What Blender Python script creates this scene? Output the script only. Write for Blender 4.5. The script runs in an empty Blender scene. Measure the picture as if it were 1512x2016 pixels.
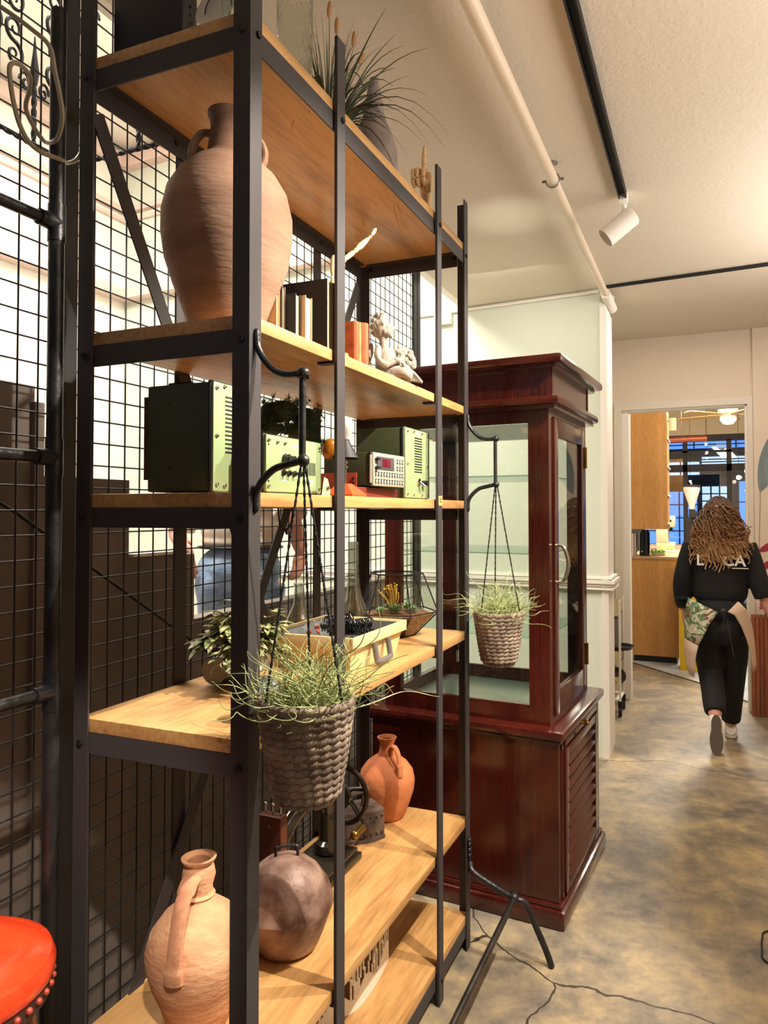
import bpy, bmesh, math, random
from mathutils import Vector, Matrix, Euler, noise
C = bpy.context.scene.collection
sc = bpy.context.scene
PI = math.pi
R = math.radians
random.seed(7)

# ---------------------------------------------------------------- camera
cam_d = bpy.data.cameras.new('camera'); cam = bpy.data.objects.new('camera', cam_d); C.objects.link(cam)
yaw, pitch, roll = R(22.4909), R(1.4243), R(-0.0976)
fw = Vector((-math.sin(yaw)*math.cos(pitch), math.cos(yaw)*math.cos(pitch), math.sin(pitch)))
rt = Vector((math.cos(yaw), math.sin(yaw), 0)); upv = rt.cross(fw)
rt2 = rt*math.cos(roll) + upv*math.sin(roll); up2 = -rt*math.sin(roll) + upv*math.cos(roll)
M = Matrix((rt2, up2, -fw)).transposed().to_4x4(); M.translation = (0.8196, -1.1571, 1.6)
cam.matrix_world = M
cam_d.sensor_fit = 'HORIZONTAL'; cam_d.sensor_width = 36
cam_d.lens = 1403.44/1512*36
cam_d.shift_x = -52.76/1512; cam_d.shift_y = -36.58/1512
cam_d.clip_start = 0.02; cam_d.clip_end = 100
sc.camera = cam
# ---------------------------------------------------------------- look
sc.view_settings.view_transform = 'Standard'; sc.view_settings.look = 'None'
sc.view_settings.gamma = 1; sc.view_settings.exposure = 0.0; sc.view_settings.use_curve_mapping = False
sc.cycles.max_bounces = 8; sc.cycles.transparent_max_bounces = 24; sc.cycles.use_denoising = True
sc.cycles.sample_clamp_indirect = 6
w = bpy.data.worlds.new('world'); sc.world = w; w.use_nodes = True
w.node_tree.nodes['Background'].inputs[0].default_value = (.72, .80, 1.0, 1)
w.node_tree.nodes['Background'].inputs[1].default_value = 0.06
# ---------------------------------------------------------------- lights
def lamp(name, kind, loc, aim, energy, col=(1, .91, .78), size=.05, angle=60, blend=.35, size_y=None):
    d = bpy.data.lights.new(name, kind); d.energy = energy; d.color = col
    o = bpy.data.objects.new(name, d); C.objects.link(o); o.location = loc
    o.rotation_euler = (Vector(aim)-Vector(loc)).to_track_quat('-Z', 'Y').to_euler()
    if kind == 'SPOT': d.spot_size = R(angle); d.spot_blend = blend; d.shadow_soft_size = size
    elif kind == 'AREA':
        d.size = size
        if size_y: d.shape = 'RECTANGLE'; d.size_y = size_y
    else: d.shadow_soft_size = size
    return o
lamp('spot_shelf_near', 'SPOT', (1.22, .34, 2.95), (-.2, .45, 1.1), 335, size=.018, angle=72)
lamp('spot_shelf_far', 'SPOT', (1.22, 1.06, 2.95), (-.2, .9, 1.1), 225, size=.018, angle=72)
lamp('spot_stool', 'SPOT', (1.0, -1.3, 2.95), (-.415, -.285, .8), 330, size=.03, angle=22)
lamp('ceiling_bounce', 'SPOT', (-.02, 2.1, 2.30), (-.07, 2.26, 3.06), 8, col=(1, .97, .82), size=.05, angle=40, blend=1)  # added lamp over the cabinet, stands in for light bounced onto the ceiling
lamp('area_room_far', 'AREA', (.9, 3.9, 3.02), (.9, 3.9, 0), 19, col=(1, .88, .76), size=.7)
lamp('area_back_wall', 'AREA', (-.3, 2.9, 3.02), (-.3, 3.4, 1.5), 10, col=(1, .95, .8), size=.5)
lamp('area_void', 'AREA', (-2.2, 1.1, 4.7), (-2.2, 1.6, 1), 350, col=(1, .93, .82), size=1.8)  # area light added to wash out the white void walls
lamp('ceiling_fill_a', 'AREA', (2.2, .2, 2.5), (2.0, .3, 3.1), 56, col=(1, .93, .84), size=1.5)  # unseen fill added to brighten the ceiling, no fixture here
lamp('ceiling_fill_b', 'AREA', (2.2, 2.6, 2.5), (2.0, 2.6, 3.1), 48, col=(1, .93, .85), size=1.5)  # second added ceiling fill, farther along and out of view
lamp('area_dusk', 'AREA', (-1.0, -3.2, 3.6), (-.4, 0, 2.6), 9, col=(.45, .6, 1), size=1.2)
lamp('area_kitchen', 'AREA', (.9, 8.2, 3.2), (.8, 8.2, 0), 300, col=(1, .92, .78), size=1.2)
lamp('kitchen_front', 'AREA', (1.2, 6.0, 2.9), (.3, 6.9, 1.2), 22, col=(1, .9, .75), size=.4)
# ---------------------------------------------------------------- materials
def s2l(c):
    return tuple((x/12.92 if x <= .04045 else ((x+.055)/1.055)**2.4) for x in c)
def rgb(h):
    return s2l(tuple(int(h[i:i+2], 16)/255 for i in (0, 2, 4))) + (1,)
def mat(name, col, rough=.5, metal=0, spec=None, bump=0, bscale=40, var=0, vscale=8, col2=None, stretch=(1, 1, 1), detail=4, coat=0, trans=0, ior=None, emis=None, estr=1, alpha=None, contrast=(.35, .65)):
    m = bpy.data.materials.new(name); m.use_nodes = True
    nt = m.node_tree; b = nt.nodes['Principled BSDF']
    c = rgb(col) if isinstance(col, str) else tuple(col)+(1,)
    b.inputs['Base Color'].default_value = c; b.inputs['Roughness'].default_value = rough; b.inputs['Metallic'].default_value = metal
    if spec is not None: b.inputs['Specular IOR Level'].default_value = spec
    if coat: b.inputs['Coat Weight'].default_value = coat; b.inputs['Coat Roughness'].default_value = .12
    if trans: b.inputs['Transmission Weight'].default_value = trans
    if ior: b.inputs['IOR'].default_value = ior
    if emis: b.inputs['Emission Color'].default_value = rgb(emis); b.inputs['Emission Strength'].default_value = estr
    tc = mp = None
    if bump or var or col2:
        tc = nt.nodes.new('ShaderNodeTexCoord'); mp = nt.nodes.new('ShaderNodeMapping'); mp.inputs['Scale'].default_value = stretch
        nt.links.new(tc.outputs['Object'], mp.inputs['Vector'])
    if var or col2:
        n = nt.nodes.new('ShaderNodeTexNoise'); n.inputs['Scale'].default_value = vscale; n.inputs['Detail'].default_value = detail
        nt.links.new(mp.outputs[0], n.inputs['Vector'])
        cr = nt.nodes.new('ShaderNodeValToRGB'); cr.color_ramp.elements[0].position = contrast[0]; cr.color_ramp.elements[1].position = contrast[1]
        c2 = rgb(col2) if col2 else tuple(x*(1-var) for x in c[:3])+(1,)
        cr.color_ramp.elements[0].color = c2; cr.color_ramp.elements[1].color = c
        nt.links.new(n.outputs['Fac'], cr.inputs[0]); nt.links.new(cr.outputs[0], b.inputs['Base Color'])
    if bump:
        n2 = nt.nodes.new('ShaderNodeTexNoise'); n2.inputs['Scale'].default_value = bscale; n2.inputs['Detail'].default_value = 5
        nt.links.new(mp.outputs[0], n2.inputs['Vector'])
        bp = nt.nodes.new('ShaderNodeBump'); bp.inputs['Strength'].default_value = bump; bp.inputs['Distance'].default_value = .01
        nt.links.new(n2.outputs['Fac'], bp.inputs['Height']); nt.links.new(bp.outputs[0], b.inputs['Normal'])
    return m
def wood(name, light, dark, scale=6, axis=1, rough=.42, ring=14, coat=.15):
    m = bpy.data.materials.new(name); m.use_nodes = True; nt = m.node_tree; b = nt.nodes['Principled BSDF']
    tc = nt.nodes.new('ShaderNodeTexCoord'); mp = nt.nodes.new('ShaderNodeMapping')
    s = [1, 1, 1]; s[axis] = .13; mp.inputs['Scale'].default_value = s
    nt.links.new(tc.outputs['Object'], mp.inputs['Vector'])
    n = nt.nodes.new('ShaderNodeTexNoise'); n.inputs['Scale'].default_value = scale; n.inputs['Detail'].default_value = 6; n.inputs['Distortion'].default_value = .6
    nt.links.new(mp.outputs[0], n.inputs['Vector'])
    mu = nt.nodes.new('ShaderNodeMath'); mu.operation = 'MULTIPLY'; mu.inputs[1].default_value = ring
    si = nt.nodes.new('ShaderNodeMath'); si.operation = 'SINE'
    nt.links.new(n.outputs['Fac'], mu.inputs[0]); nt.links.new(mu.outputs[0], si.inputs[0])
    f = nt.nodes.new('ShaderNodeTexNoise'); f.inputs['Scale'].default_value = scale*14; f.inputs['Detail'].default_value = 4
    nt.links.new(mp.outputs[0], f.inputs['Vector'])
    ad = nt.nodes.new('ShaderNodeMath'); ad.operation = 'MULTIPLY_ADD'; ad.inputs[1].default_value = .22; nt.links.new(si.outputs[0], ad.inputs[0]); nt.links.new(f.outputs['Fac'], ad.inputs[2])
    cr = nt.nodes.new('ShaderNodeValToRGB'); cr.color_ramp.elements[0].position = .2; cr.color_ramp.elements[1].position = .75
    cr.color_ramp.elements[0].color = rgb(dark); cr.color_ramp.elements[1].color = rgb(light)
    nt.links.new(ad.outputs[0], cr.inputs[0]); nt.links.new(cr.outputs[0], b.inputs['Base Color'])
    b.inputs['Roughness'].default_value = rough; b.inputs['Coat Weight'].default_value = coat; b.inputs['Coat Roughness'].default_value = .2
    return m
def glass(name, tint=(1, 1, 1), refl=.08, rough=.02, dens=0.0):
    # thin clear pane: transparent with a fresnel mirror layer
    m = bpy.data.materials.new(name); m.use_nodes = True; nt = m.node_tree; nt.nodes.clear()
    o = nt.nodes.new('ShaderNodeOutputMaterial'); mx = nt.nodes.new('ShaderNodeMixShader'); t = nt.nodes.new('ShaderNodeBsdfTransparent'); g = nt.nodes.new('ShaderNodeBsdfGlossy')
    lw = nt.nodes.new('ShaderNodeLayerWeight'); lw.inputs['Blend'].default_value = .5
    pw = nt.nodes.new('ShaderNodeMath'); pw.operation = 'POWER'; pw.inputs[1].default_value = 5
    ad = nt.nodes.new('ShaderNodeMath'); ad.operation = 'MULTIPLY_ADD'; ad.inputs[1].default_value = .8; ad.inputs[2].default_value = refl; ad.use_clamp = True
    nt.links.new(lw.outputs['Facing'], pw.inputs[0]); nt.links.new(pw.outputs[0], ad.inputs[0]); nt.links.new(ad.outputs[0], mx.inputs[0])
    t.inputs[0].default_value = tuple(tint)+(1,); g.inputs['Roughness'].default_value = rough
    nt.links.new(t.outputs[0], mx.inputs[1]); nt.links.new(g.outputs[0], mx.inputs[2]); nt.links.new(mx.outputs[0], o.inputs[0])
    return m
MT = {}
MT['steel'] = mat('black_steel', '3d393a', .55, 0, spec=.3, bump=.1, bscale=300)
MT['steelb'] = mat('black_bar_steel', '161619', .55, 0)
MT['castbracket'] = mat('worn_iron', '2b2b2d', .38, .6, bump=.2, bscale=60, col2='3c3b3b', vscale=20)
MT['oak'] = wood('oak_board', 'cc9c62', '9c703e', 5, 1)
MT['mahog'] = wood('mahogany', '4c1810', '380f09', 4, 2, rough=.2, ring=8, coat=.5)
MT['wall'] = mat('wall_paint', 'd3d8c8', .75, bump=.08, bscale=90)
MT['wallwarm'] = mat('wall_paint_warm', 'dccbb9', .75, bump=.1, bscale=70)
MT['white'] = mat('white_paint', 'efe9e0', .5)
MT['ceil'] = mat('ceiling_stucco', 'd8ccbb', .85, bump=.28, bscale=60)
MT['term'] = mat('terracotta', 'bd9070', .8, col2='a5714f', vscale=5, stretch=(1, 1, 3), bump=.35, bscale=40)
MT['term_dark'] = mat('terracotta_dark', 'a07c64', .8, col2='825f4a', vscale=4, stretch=(1, 1, 4), bump=.2, bscale=30)
MT['term_jug'] = mat('terracotta_orange', 'cf8350', .75, col2='b36338', vscale=6, bump=.25, bscale=40)
MT['black'] = mat('matt_black', '0e0e10', .6)
MT['glass'] = glass('clear_glass', (.96, 1, .98), .03)
MT['pane'] = glass('cabinet_glass', (.965, .985, .965), .06)

# ---------------------------------------------------------------- mesh helpers
class MB:
    def __init__(s): s.bm = bmesh.new()
    def _tr(s, vs, rot, c):
        if rot is not None:
            m = rot if isinstance(rot, Matrix) else Euler(rot).to_matrix()
            for v in vs: v.co = m @ v.co
        for v in vs: v.co += Vector(c)
    def box(s, c, size, rot=None, bev=0):
        r = bmesh.ops.create_cube(s.bm, size=1); vs = r['verts']
        for v in vs: v.co = Vector((v.co.x*size[0], v.co.y*size[1], v.co.z*size[2]))
        if bev:
            es = list({e for v in vs for e in v.link_edges})
            rr = bmesh.ops.bevel(s.bm, geom=es, offset=bev, segments=2, affect='EDGES', profile=.6)
            vs = list({v for f in rr['faces'] for v in f.verts} | {v for v in vs if v.is_valid})
        s._tr(vs, rot, c); return s
    def bx(s, x0, x1, y0, y1, z0, z1, bev=0):
        return s.box(((x0+x1)/2, (y0+y1)/2, (z0+z1)/2), (abs(x1-x0), abs(y1-y0), abs(z1-z0)), bev=bev)
    def tube(s, pts, r, n=8, closed=False, cap=True, flat=None):
        pts = [Vector(p) for p in pts]; k = len(pts)
        rs = r if isinstance(r, (list, tuple)) else [r]*k
        rings = []; up = None
        for i, p in enumerate(pts):
            a = pts[i-1] if (i > 0 or closed) else p; b = pts[(i+1) % k] if (i < k-1 or closed) else p
            t = (b-a); t = t.normalized() if t.length > 1e-9 else Vector((0, 0, 1))
            if up is None:
                up = Vector((0, 0, 1)) if abs(t.z) < .9 else Vector((1, 0, 0))
            u = (up - t*up.dot(t)); u = u.normalized() if u.length > 1e-6 else t.orthogonal().normalized(); up = u
            v = t.cross(u); ring = []
            for j in range(n):
                a2 = 2*PI*j/n; fu = flat if flat else 1
                ring.append(s.bm.verts.new(p + (u*math.cos(a2)*fu + v*math.sin(a2))*rs[i]))
            rings.append(ring)
        m = k if closed else k-1
        for i in range(m):
            A = rings[i]; B = rings[(i+1) % k]
            for j in range(n):
                s.bm.faces.new((A[j], A[(j+1) % n], B[(j+1) % n], B[j]))
        if cap and not closed:
            s.bm.faces.new(rings[0][::-1]); s.bm.faces.new(rings[-1])
        return s
    def cyl(s, p0, p1, r0, r1=None, n=20, cap=True):
        return s.tube([p0, p1], [r0, r0 if r1 is None else r1], n, cap=cap)
    def lathe(s, prof, n=36, c=(0, 0, 0), rot=None, wob=0):
        rings = []; c = Vector(c); allv = []
        for i, (r, z) in enumerate(prof):
            if r <= 1e-6:
                v = s.bm.verts.new((0, 0, z)); rings.append([v]); allv.append(v)
            else:
                ring = []
                for j in range(n):
                    a = 2*PI*j/n; rr = r*(1+wob*math.sin(a*2+i))
                    ring.append(s.bm.verts.new((rr*math.cos(a), rr*math.sin(a), z)))
                rings.append(ring); allv += ring
        for A, B in zip(rings, rings[1:]):
            if len(A) == 1 and len(B) == 1: continue
            for j in range(n):
                if len(A) == 1: s.bm.faces.new((A[0], B[(j+1) % n], B[j]))
                elif len(B) == 1: s.bm.faces.new((A[j], A[(j+1) % n], B[0]))
                else: s.bm.faces.new((A[j], A[(j+1) % n], B[(j+1) % n], B[j]))
        s._tr(allv, rot, c); return s
    def ell(s, c, r, rot=None, n=16):
        q = bmesh.ops.create_uvsphere(s.bm, u_segments=n, v_segments=max(6, n//2+2), radius=1); vs = q['verts']
        rr = (r, r, r) if not isinstance(r, (tuple, list)) else r
        for v in vs: v.co = Vector((v.co.x*rr[0], v.co.y*rr[1], v.co.z*rr[2]))
        s._tr(vs, rot, c); return s
    def prism(s, pts, frame, d0, d1):
        # pts 2D outline; frame (origin, u, v, n): extruded along n from d0 to d1
        o, u, v, nn = [Vector(q) for q in frame]
        A = [s.bm.verts.new(o+u*a+v*b+nn*d0) for a, b in pts]; B = [s.bm.verts.new(o+u*a+v*b+nn*d1) for a, b in pts]
        k = len(pts); s.bm.faces.new(A[::-1]); s.bm.faces.new(B)
        for i in range(k): s.bm.faces.new((A[i], A[(i+1) % k], B[(i+1) % k], B[i]))
        return s
    def face(s, pts):
        s.bm.faces.new([s.bm.verts.new(p) for p in pts]); return s
    def build(s, name, m, parent=None, smooth=True, ang=.6, sub=0, loc=None, rot=None, solid=0):
        bmesh.ops.recalc_face_normals(s.bm, faces=s.bm.faces)
        me = bpy.data.meshes.new(name); s.bm.to_mesh(me); s.bm.free()
        o = bpy.data.objects.new(name, me); C.objects.link(o)
        ms = m if isinstance(m, (list, tuple)) else [m]
        for q in ms: me.materials.append(MT[q] if isinstance(q, str) else q)
        if smooth:
            me.shade_smooth()
            if ang: me.set_sharp_from_angle(angle=ang)
        if parent: o.parent = parent
        if loc: o.location = loc
        if rot: o.rotation_euler = rot
        if solid:
            md = o.modifiers.new('solid', 'SOLIDIFY'); md.thickness = solid
        if sub:
            md = o.modifiers.new('sub', 'SUBSURF'); md.levels = sub; md.render_levels = sub
        return o
def tag(o, label=None, cat=None, group=None, kind=None):
    if label: o['label'] = label
    if cat: o['category'] = cat
    if group: o['group'] = group
    if kind: o['kind'] = kind
    return o
def thing(name, label, cat, loc=(0, 0, 0), rz=0, group=None):
    o = bpy.data.objects.new(name, None); C.objects.link(o); o.empty_display_size = .05
    o.location = loc; o.rotation_euler = (0, 0, rz)
    return tag(o, label, cat, group)
def struct(o, kind='structure'):
    o['kind'] = kind; return o
def text_mesh(txt, name, m, size, parent, loc, rot, ext=.0008, align='CENTER'):
    cu = bpy.data.curves.new(name, 'FONT'); cu.body = txt; cu.size = size; cu.extrude = ext; cu.offset = size*.02; cu.align_x = align; cu.align_y = 'CENTER'
    t = bpy.data.objects.new(name+'_tmp', cu); C.objects.link(t)
    dg = bpy.context.evaluated_depsgraph_get(); me = bpy.data.meshes.new_from_object(t.evaluated_get(dg))
    bpy.data.objects.remove(t); bpy.data.curves.remove(cu)
    o = bpy.data.objects.new(name, me); C.objects.link(o); me.materials.clear(); me.materials.append(MT[m] if isinstance(m, str) else m)
    if parent: o.parent = parent
    o.location = loc; o.rotation_euler = rot
    return o
def bez(pts, n=8, closed=False):
    # Catmull-Rom through the points
    P = [Vector(p) for p in pts]; out = []; k = len(P)
    rng = range(k) if closed else range(k-1)
    for i in rng:
        p0 = P[i-1] if (i > 0 or closed) else P[i]; p1 = P[i]; p2 = P[(i+1) % k]; p3 = P[(i+2) % k] if (i+2 < k or closed) else P[(i+1) % k]
        for j in range(n):
            t = j/n
            out.append(.5*((2*p1)+(-p0+p2)*t+(2*p0-5*p1+4*p2-p3)*t*t+(-p0+3*p1-3*p2+p3)*t**3))
    if not closed: out.append(P[-1])
    return out
# ================================================================ room
CH = 3.06
fl = mat('concrete_floor', 'a99a86', .42, bump=.12, bscale=6, spec=.4)
nt = fl.node_tree; b = nt.nodes['Principled BSDF']
tc = nt.nodes.new('ShaderNodeTexCoord')
n1 = nt.nodes.new('ShaderNodeTexNoise'); n1.inputs['Scale'].default_value = 3.2; n1.inputs['Detail'].default_value = 9; n1.inputs['Roughness'].default_value = .62; n1.inputs['Distortion'].default_value = .5
n2 = nt.nodes.new('ShaderNodeTexNoise'); n2.inputs['Scale'].default_value = 13; n2.inputs['Detail'].default_value = 8; n2.inputs['Roughness'].default_value = .7
mxx = nt.nodes.new('ShaderNodeMath'); mxx.operation = 'MULTIPLY_ADD'; mxx.inputs[1].default_value = .52
nt.links.new(tc.outputs['Object'], n1.inputs['Vector']); nt.links.new(tc.outputs['Object'], n2.inputs['Vector'])
nt.links.new(n2.outputs['Fac'], mxx.inputs[0]); nt.links.new(n1.outputs['Fac'], mxx.inputs[2])
cr = nt.nodes.new('ShaderNodeValToRGB'); e = cr.color_ramp.elements
e[0].position = .48; e[0].color = rgb('4a433b'); e[1].position = .95; e[1].color = rgb('b29c74')
k = e.new(.64); k.color = rgb('6f665a'); k = e.new(.76); k.color = rgb('8a7c67')
nt.links.new(mxx.outputs[0], cr.inputs[0])
vor = nt.nodes.new('ShaderNodeTexVoronoi'); vor.feature = 'DISTANCE_TO_EDGE'; vor.inputs['Scale'].default_value = .45
dn = nt.nodes.new('ShaderNodeTexNoise'); dn.inputs['Scale'].default_value = 1.5; dn.inputs['Detail'].default_value = 5
vm = nt.nodes.new('ShaderNodeVectorMath'); vm.operation = 'MULTIPLY_ADD'; vm.inputs[1].default_value = (.5, .5, 0)
nt.links.new(tc.outputs['Object'], dn.inputs['Vector']); nt.links.new(dn.outputs['Color'], vm.inputs[0]); nt.links.new(tc.outputs['Object'], vm.inputs[2]); nt.links.new(vm.outputs[0], vor.inputs['Vector'])
lt = nt.nodes.new('ShaderNodeMath'); lt.operation = 'LESS_THAN'; lt.inputs[1].default_value = .0018; nt.links.new(vor.outputs[0], lt.inputs[0])
mc = nt.nodes.new('ShaderNodeMix'); mc.data_type = 'RGBA'; mc.inputs['B'].default_value = rgb('3c352d')
nt.links.new(lt.outputs[0], mc.inputs['Factor']); nt.links.new(cr.outputs[0], mc.inputs['A']); nt.links.new(mc.outputs['Result'], b.inputs['Base Color'])
MT['floor'] = fl
o = MB().bx(-5, 4.5, -3.5, 12.5, -.1, 0).build('floor', 'floor', smooth=False); struct(o)
# kitchen floor finish (pale), starts on a slanted joint
MT['palefloor'] = mat('pale_floor', 'b9bcc0', .35, col2='a6a8a8', vscale=3)
o = MB().prism([(-.6, 7.4), (.142, 6.646), (.736, 6.011), (1.116, 5.462), (1.3, 5.26), (3, 5.26), (3, 10.9), (-.6, 10.9)], ((0, 0, 0), (1, 0, 0), (0, 1, 0), (0, 0, 1)), .0005, .004).build('floor_kitchen', 'palefloor', smooth=False); struct(o)
o = MB().tube([(-.6, 7.4, .004), (.142, 6.646, .004), (.736, 6.011, .004), (1.116, 5.462, .004), (1.3, 5.26, .004)], .008, 6).build('trim_floor_joint', mat('joint', '6b5a48', .6), smooth=False); struct(o)
# ceiling
o = MB().bx(-.75, 4.5, -3.5, 5.16, CH, CH+.2).build('ceiling', 'ceil', smooth=False); struct(o)
# lower ceiling tone past the conduit is the same slab; the back wall (turned 4 degrees against the shelf)
a4 = R(-4.2)
def bw(x): return 3.625 - math.tan(R(4.2))*(x-.188)
T = .25
o = MB().prism([(-5, bw(-5)), (.188, bw(.188)), (.222, bw(.188)+.02), (.215, 3.93), (.0, 3.93), (.0, 5.16), (-.15, 5.16), (-.2, bw(0)+T), (-5, bw(-5)+T)], ((0, 0, 0), (1, 0, 0), (0, 1, 0), (0, 0, 1)), 0, 5.2).build('wall_back', 'wall', smooth=False); struct(o)
# pilaster strip at the corner (warm lit edge) with chair rail
o = MB().prism([(.188, bw(.188)-.012), (.23, bw(.188)-.008), (.225, 3.95), (.2, 3.95), (.188, bw(.188)+.01)], ((0, 0, 0), (1, 0, 0), (0, 1, 0), (0, 0, 1)), 0, CH-.12).build('trim_1', MT['white'], smooth=False); struct(o)
m = MB()
for dz, dd, hh in ((0, .022, .018), (.022, .034, .022), (-.022, .028, .014), (.046, .018, .014)):
    z = 1.115+dz
    m.prism([(-3, bw(-3)), (-3, bw(-3)-dd), (.19+dd*.6, bw(.19)-dd), (.235+dd, bw(.19)-dd), (.235+dd, 3.93), (.2, 3.93), (.15, bw(.15))], ((0, 0, 0), (1, 0, 0), (0, 1, 0), (0, 0, 1)), z-hh/2, z+hh/2)
o = m.build('trim_2', 'white', smooth=False); struct(o)
# far wall with the doorway
FY = 5.16; FT = .14
m = MB(); m.bx(-.0, .153, FY, FY+FT, 0, CH); m.bx(.153, 1.139, FY, FY+FT, 2.47, CH); m.bx(1.139, 4.5, FY, FY+FT, 0, CH)
o = m.build('wall_far', 'wallwarm', smooth=False); struct(o)
o = MB().bx(1.175, 4.4, FY-.03, FY-.001, 0, CH-.001).build('wall_far_right', 'wallwarm', smooth=False); struct(o)
m = MB(); cas = .05
m.bx(.095, .16, FY-.018, FY+.0, 0, 2.47+cas, .004); m.bx(.16, 1.139, FY-.018, FY, 2.455, 2.47+cas, .004); m.bx(1.132, 1.174, FY-.018, FY, 0, 2.47+cas, .004)
o = m.build('door_1', mat('casing_paint', 'd9cdbf', .5), smooth=False); struct(o)
m = MB(); m.bx(.153, .215, FY+.02, FY+FT+.04, 0, 2.46); m.bx(1.118, 1.139, FY+.002, FY+FT, 0, 2.46); m.bx(.16, 1.13, FY+.002, FY+FT, 2.445, 2.469)
o = m.build('trim_3', 'white', smooth=False); struct(o)
# void behind the wire mesh: high white walls
VZ = 4.95
o = MB().bx(-4.35, -4.2, -3.5, bw(-4.2), 0, VZ+.2).build('wall_left', 'white', smooth=False); struct(o)
o = MB().bx(-5, -.75, -3.5, 4.4, VZ, VZ+.1).build('ceiling_void', 'white', smooth=False); struct(o)
o = MB().bx(-.8, -.75, -3.5, 3.64, CH, VZ).build('wall_fascia', 'white', smooth=False); struct(o)
MT['mould'] = mat('pale_pink_moulding', 'dcc3b8', .6)
m = MB()
for z, h, d in ((4.38, .05, .05), (4.30, .03, .03), (4.78, .12, .1), (3.55, .09, .12)):
    m.bx(-4.2, -4.2+d, -3.5, bw(-4.2)-d, z, z+h)
    m.prism([(-4.2, bw(-4.2)), (-4.2, bw(-4.2)-d), (-.8, bw(-.8)-d), (-.8, bw(-.8))], ((0, 0, 0), (1, 0, 0), (0, 1, 0), (0, 0, 1)), z, z+h)
o = m.build('trim_4', 'mould', smooth=False); struct(o)
# dark partition behind the mesh with a stepped top
MT['dark'] = mat('dark_panel', '83766d', .6, col2='675c54', vscale=3, stretch=(1, 1, .4))
m = MB()
X0 = -.95; X1 = -.88
for y0, y1, z in ((-2.5, .25, 1.945), (.25, .60, 1.70), (.60, .86, 1.455), (.86, 2.60, 1.215)):
    m.bx(X0, X1, y0, y1, 0, z)
m.bx(X1, X1+.015, .24, .27, 0, 1.9); m.bx(X1, X1+.012, .86, .9, 0, 1.45); m.bx(X1, X1+.02, .42, .435, 1.30, 1.66)
o = m.build('wall_partition', 'dark', smooth=False); struct(o)
o = MB().bx(-.97, -.86, .60, .86, 1.455, 1.465).build('trim_5', 'white', smooth=False); struct(o)
o = MB().bx(-2.2, -.951, .6, 3.3, 0, .398).build('floor_platform', 'dark', smooth=False); struct(o)
# ceiling pipe with clamp, end bracket; track with lamp
MT['cream'] = mat('cream_paint', 'dccbb4', .4)
PZ = 2.985; px = .242
t = thing('ceiling_pipe', 'long cream painted pipe running along the ceiling', 'pipe', (px, 1.5, PZ))
MB().cyl((0, -3.5, 0), (.0, .30, 0), .024, n=20).build('pipe_section', 'cream', t)
MB().cyl((0, .30, 0), (0, 2.02, 0), .021, n=20).cyl((0, 1.05, 0), (0, 1.055, 0), .0218, n=20).build('pipe_section', 'cream', t)
MB().cyl((0, 1.98, 0), (0, 2.36, 0), .031, n=20).cyl((.0, 2.3, -.0), (.0, 2.3, .07), .02, n=12).build('end_sleeve', 'white', t)
m = MB(); m.tube([(.03*math.cos(a), .30, .03*math.sin(a)) for a in [i*PI/8+PI for i in range(9)]], .004, 6); m.cyl((-.03, .3, 0), (-.045, .3, .0), .006, n=8).cyl((.03, .3, 0), (.045, .3, 0), .006, n=8)
m.cyl((.0, .3, .028), (.0, .3, .073), .004, n=8).cyl((0, .3, .068), (0, .3, .074), .02, n=12).tube([(-.03, .3, 0), (-.02, .3, .022), (0, .3, .03), (.02, .3, .022), (.03, .3, 0)], .004, 6)
m.build('clamp', mat('zinc', '9a9790', .35, .8), t)
t = thing('lighting_track', 'black lighting track on the ceiling ending above the cabinet', 'track light', (.482, 0, CH))
m = MB(); m.bx(-.018, -.013, -3.2, 2.2, -.03, 0); m.bx(.013, .018, -3.2, 2.2, -.03, 0); m.bx(-.018, .018, -3.2, 2.2, -.006, -.0005)
m.build('rail', 'black', t, smooth=False)
MB().bx(-.02, .02, 2.2, 2.255, -.034, -.0005, .003).build('end_feed', 'white', t)
LM = thing('spotlight', 'white cylindrical spotlight hanging at the end of the black track', 'spotlight', (.482, 2.27, CH-.034))
MB().cyl((0, 0, .004), (0, 0, -.035), .011, n=14).build('stem', 'white', LM)
MB().bx(-.006, .02, -.008, .008, -.075, -.02, .002).build('yoke', 'white', LM)
dv = Vector((-.55, -.12, -.45)).normalized()
m = MB(); p0 = Vector((.035, 0, -.055)); m.cyl(p0, p0+dv*.155, .047, n=32, cap=False); m.cyl(p0-dv*.004, p0+dv*.002, .044, .047, n=32); m.cyl(p0+dv*.05, p0+dv*.052, .046, n=24)
m.build('lamp_head', 'white', LM)
# conduits along the ceiling line
t = thing('black_conduit', 'thin black conduit along the ceiling over the passage', 'conduit', (0, 0, 0))
MB().tube([(.20, 3.565, CH-.012), (.26, 3.56, CH-.012), (1.2, 3.49, CH-.012), (3.5, 3.32, CH-.012)], .011, 8).tube([(.5, 3.535, CH-.014), (1.6, 3.45, CH-.014)], .008, 8).build('conduit', 'black', t)
t = thing('white_conduit', 'white cable trunking with a junction box at the top of the green wall', 'conduit', (0, 0, 0))
m = MB(); m.tube([(-1.2, bw(-1.2)-.014, CH-.02), (-.2, bw(-.2)-.014, CH-.02), (.18, bw(.18)-.014, CH-.02)], .01, 8); m.build('trunking', 'white', t)
MB().box((-.93, bw(-.93)-.022, CH-.06), (.13, .04, .1), rot=(0, 0, a4), bev=.006).build('junction_box', 'white', t)
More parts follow.
